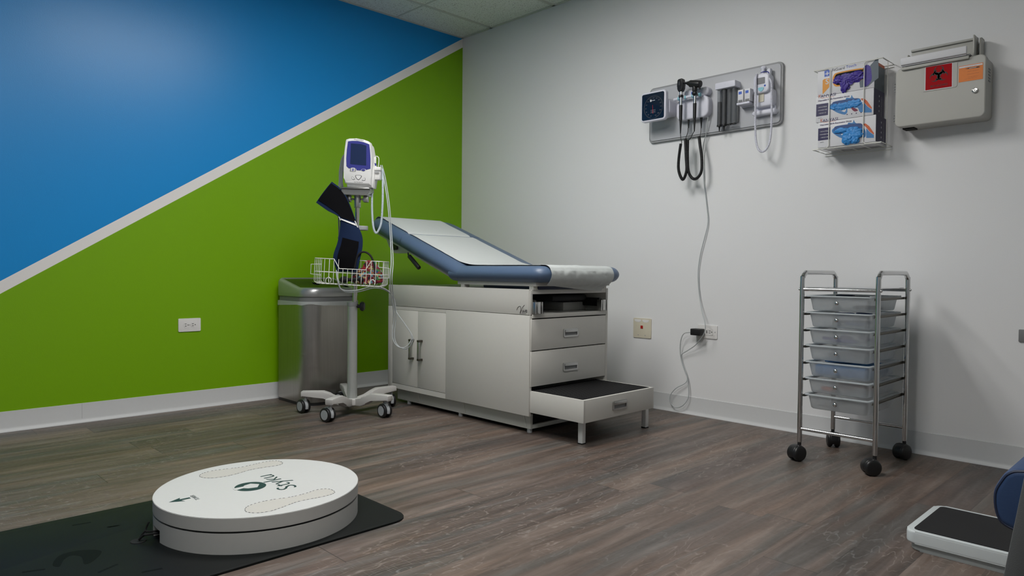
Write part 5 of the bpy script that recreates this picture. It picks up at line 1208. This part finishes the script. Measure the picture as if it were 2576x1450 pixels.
# ---------------------------------------------------------------- chrome drawer cart
ct = thing('drawer_cart', 'narrow chrome cart with seven frosted plastic drawers against the white wall', 'drawer cart', (2.975, -0.322, 0), world=True)
cx0, cx1, cy0, cy1 = 2.825, 3.125, -0.503, -0.143; PR = 0.0098
m = MB(); 
for x in (cx0, cx1):
    m.tube([(x, cy0, 0.078), (x, cy0, 0.40), (x, cy0, 0.745), (x, cy0+0.006, 0.778), (x, cy0+0.030, 0.796), (x, cy0+0.06, 0.7985), (x, cy1-0.06, 0.7985), (x, cy1-0.030, 0.796), (x, cy1-0.006, 0.778), (x, cy1, 0.745), (x, cy1, 0.40), (x, cy1, 0.078)], PR, n=5, seg=14)
m.build('side_frame', 'chrome', ct)
for y in (cy0, cy1):
    for z in (0.727, 0.135): MB().cyl((cx0, y, z), (cx1, y, z), 0.0072, seg=12).build('crossbar', 'chrome', ct)
m = MB()
for x in (cx0, cx1):
    for y in (cy0, cy1): m.ball((x+(0.011 if x > 3 else -0.011), y, 0.727), 0.005)
m.build('cap_nut', 'chrome', ct)
RZs = [0.700-0.0690*k for k in range(7)]
content = [('navydark', 0.10, 1), ('printblue2', 0.10, 1), ('violet', 0.10, 0), ('boxpale', 0.1, 0), ('printblue', 0.26, 1), ('salmon', 0.1, 0), ('boxpale', 0.1, 0)]
for k, z in enumerate(RZs):
    for x in (cx0+PR+0.002, cx1-PR-0.002):
        MB().box(x-0.0015, x+0.0015, cy0, cy1, z-0.012, z-0.003).box(x-0.006, x+0.006, cy0+0.005, cy1-0.005, z-0.0125, z-0.011).build('runner', 'darkmetal', ct)
    w0, w1 = cx0+0.017, cx1-0.017
    t = bmesh.new(); R_ = []
    for ins, zz in ((0.010, -0.002), (-0.001, -0.002), (-0.001, 0.001), (0.010, 0.001), (0.011, -0.002), (0.020, -0.056), (0.024, -0.060)):
        R_.append([t.verts.new((x, y, z+zz)) for x, y in rrect(w1-w0-2*ins, 0.36-2*ins, 0.018, 4, cx=(w0+w1)/2, cy=(cy0+cy1)/2-0.010)])
    for A_, B_ in zip(R_[2:], R_[3:]):
        for j in range(len(A_)): t.faces.new((A_[j], A_[(j+1) % len(A_)], B_[(j+1) % len(A_)], B_[j]))
    for j in range(len(R_[1])): t.faces.new((R_[1][j], R_[1][(j+1) % len(R_[1])], R_[2][(j+1) % len(R_[2])], R_[2][j]))
    t.faces.new(R_[-1]); bmesh.ops.recalc_face_normals(t, faces=t.faces[:])
    q = MB(); q.merge(t); dw = q.build('drawer', 'frost', ct, sharp=50)
    MB().prism(rrect(w1-w0, 0.36, 0.018, 4, cx=(w0+w1)/2, cy=(cy0+cy1)/2-0.010), z-0.003, z+0.0025, hole=rrect(w1-w0-0.024, 0.36-0.024, 0.008, 4, cx=(w0+w1)/2, cy=(cy0+cy1)/2-0.010)).build('drawer_rim', 'frostrim' if 'frostrim' in M else 'castgrey', dw)
    kb = MB(); kb.cyl(((w0+w1)/2, cy0-0.002, z-0.027), ((w0+w1)/2, cy0-0.014, z-0.027), 0.003); kb.ball(((w0+w1)/2, cy0-0.018, z-0.027), 0.0088, sc=(1, 0.7, 1)); kb.build('knob', 'chrome', dw)
    mt_, hh, up_ = content[k]
    q = MB()
    random.seed(40+k)
    for j in range(26 if mt_ == 'printblue' else 6):
        x = random.uniform(w0+0.066, w1-0.066); y = random.uniform(cy0+0.058, cy1-0.07); zz = z-0.056+random.uniform(0.006, 0.014)+(0.014*(j//8) if mt_ == 'printblue' else 0)+(0.040 if up_ and j % 3 == 0 and mt_ != 'printblue' else 0)
        q.box(-0.036, 0.036, -0.014, 0.014, -0.005, 0.008, 0.003, mx=T(x, y, zz) @ RZ(random.uniform(-50, 50)))
    if mt_ == 'printblue': q.box(w0+0.032, w1-0.032, cy0+0.024, cy1-0.06, z-0.053, z-0.012, 0.006)
    cc = q.build('drawer_contents', mt_); cc['kind'] = 'stuff'; tag(cc, ['dark supplies heaped in the topmost cart drawer', 'navy and white supplies in the second cart drawer from the top', 'violet tinted supplies in the third cart drawer from the top', 'pale supplies in the middle cart drawer', 'blue packets filling the fifth cart drawer from the top', 'orange tinted supplies in the sixth cart drawer', 'pale supplies in the lowest cart drawer'][k], 'supplies')
# tray sheet on the top crossbars, made mirror-like to brighten the wall above
MB().box(cx0+0.012, cx1-0.012, cy0+0.008, cy1-0.008, 0.7345, 0.7365).build('top_tray', 'traygloss' if 'traygloss' in M else 'whiteplastic', ct)
for (x, y, a) in ((cx0, cy0, -112), (cx1, cy0, -135), (cx1, cy1, -108), (cx0, cy1, -60)):
    o = MB(); o.cyl((0, 0, 0.058), (0, 0, 0.082), 0.0075); o.prism([(0.034*math.cos(math.radians(k)), 0.034*math.sin(math.radians(k))) for k in range(-30, 211, 20)], -0.016, 0.016, bev=0.004, mx=T(0.014, 0, 0.034) @ XZ0 @ T(0, 0, 0)); o.ball((0.006, 0, 0.050), 0.013)
    o.bm.transform(T(x, y, 0) @ RZ(a)); c = o.build('caster', 'black', ct)
    for s_ in (-1, 1):
        wl = MB().cyl((0.014, s_*0.004, 0.0330), (0.014, s_*0.027, 0.0330), 0.0330, seg=32, bev=0.009)
        wl.bm.transform(T(x, y, 0) @ RZ(a)); wl.build('wheel', 'black', c)

# ---------------------------------------------------------------- floor scale
fs = thing('floor_scale', 'white enamelled floor scale with black platform surface in front of the blue chair', 'scale', (3.605, -1.078, 0), world=True)
kx0, kx1, ky0, ky1 = 3.447, 3.765, -1.236, -0.918
MB().prism(plan(kx0, kx1, ky0, ky1, 0.028, 0.028), 0.022, 0.058, bev=0.006, seg=4).build('housing', 'scalewhite', fs)
MB().prism(plan(kx0+0.010, kx1-0.010, ky0+0.010, ky1-0.010, 0.03, 0.03), 0.0, 0.0235, bev=0.005, seg=3).build('base', 'scalebase', fs)
MB().prism(plan(kx0+0.018, kx1-0.018, ky0+0.018, ky1-0.018, 0.014, 0.014), 0.0575, 0.0600, bev=0.0008, seg=1).build('platform_surface', 'rubber', fs)

# ---------------------------------------------------------------- chair at the right edge
ch = thing('side_chair', 'blue upholstered chair with grey steel frame cut off by the right edge of the photo', 'chair', (4.04, -1.72, 0), world=True)
sprof = smooth2([(3.806, 0.425), (3.797, 0.400), (3.800, 0.365), (3.815, 0.343), (3.86, 0.336), (4.00, 0.338), (4.20, 0.345), (4.27, 0.355), (4.28, 0.41), (4.20, 0.437), (4.05, 0.448), (3.90, 0.455), (3.84, 0.452), (3.818, 0.443)], 4)
pin = []
for k in range(len(sprof)):
    a, b = sprof[k-1], sprof[(k+1) % len(sprof)]; d = max(1e-6, math.hypot(b[0]-a[0], b[1]-a[1])); nx_, nz_ = (b[1]-a[1])/d, -(b[0]-a[0])/d
    pin.append((sprof[k][0], sprof[k][1], nx_, nz_))
sgn = 1 if sum(p[2]*(p[0]-4.03)+p[3]*(p[1]-0.395) for p in pin) > 0 else -1
t = bmesh.new(); R = []
for k, (yy, ins) in enumerate([(-1.955, 0.012), (-1.9545, 0.008), (-1.952, 0.004), (-1.948, 0.0012), (-1.943, 0.0), (-1.487, 0.0), (-1.482, 0.0012), (-1.478, 0.004), (-1.4755, 0.008), (-1.475, 0.012)]):
    R.append([t.verts.new((p[0]-sgn*p[2]*ins, yy, p[1]-sgn*p[3]*ins)) for p in pin])
for A, B in zip(R, R[1:]):
    for k in range(len(A)): t.faces.new((A[k], A[(k+1) % len(A)], B[(k+1) % len(A)], B[k]))
t.faces.new(R[0]); t.faces.new(R[-1][::-1]); bmesh.ops.recalc_face_normals(t, faces=t.faces[:])
MB().merge(t).build('seat', 'chairblue', ch, sharp=70)
for y in (-1.9515, -1.4785):
    MB().tube([(p[0]-sgn*p[2]*0.0045, y, p[1]-sgn*p[3]*0.0045) for p in pin], 0.0030, n=0, closed=True, seg=6).build('piping', 'navydark', ch)
MB().box(3.83, 4.24, -1.93, -1.50, 0.322, 0.338, 0.003).build('seat_pan', 'black', ch)
def bar(m, pts, w, d):       # rectangular steel tube in an upright plane
    for (xa, ya, za), (xb, yb, zb_) in zip(pts, pts[1:]):
        a, b_ = Vector((xa, ya, za)), Vector((xb, yb, zb_)); dv = b_-a; L = dv.length
        xax = dv.normalized(); yax = Vector((0, 1, 0)) if abs(xax.y) < 0.9 else Vector((1, 0, 0)); zax = xax.cross(yax).normalized(); yax = zax.cross(xax)
        mx = Matrix(((xax.x, yax.x, zax.x, a.x), (xax.y, yax.y, zax.y, a.y), (xax.z, yax.z, zax.z, a.z), (0, 0, 0, 1)))
        m.box(-0.004, L+0.004, -d/2, d/2, -w/2, w/2, 0.004, mx=mx)
for y in (-1.985, -1.445):
    m = MB(); bar(m, [(3.803, y, 0.006), (3.893, y, 0.635)], 0.034, 0.022); o = m.build('front_leg', 'chairgrey', ch)
    MB().box(3.785, 3.822, y-0.012, y+0.012, 0, 0.008, 0.001).build('glide', 'black', o)
    m = MB(); bar(m, [(4.36, y, 0.006), (4.27, y, 0.44), (4.35, y, 0.86)], 0.034, 0.022); o = m.build('rear_leg', 'chairgrey', ch)
    MB().box(4.342, 4.379, y-0.012, y+0.012, 0, 0.008, 0.001).build('glide', 'black', o)
    m = MB(); m.box(3.87, 4.31, y-0.024, y+0.024, 0.633, 0.658, 0.008, 3); m.build('armrest', 'black', ch)
m = MB(); bar(m, [(3.846, -1.975, 0.318), (3.846, -1.455, 0.318)], 0.022, 0.03); bar(m, [(4.27, -1.975, 0.318), (4.27, -1.455, 0.318)], 0.022, 0.03); m.build('cross_rail', 'chairgrey', ch)
MB().prism([(4.27, 0.50), (4.315, 0.49), (4.39, 0.86), (4.385, 0.90), (4.35, 0.90), (4.32, 0.84)], 1.478, 1.952, bev=0.014, seg=4, mx=Matrix(((1, 0, 0, 0), (0, 0, -1, 0), (0, 1, 0, 0), (0, 0, 0, 1)))).build('backrest', 'chairblue', ch, sharp=70)
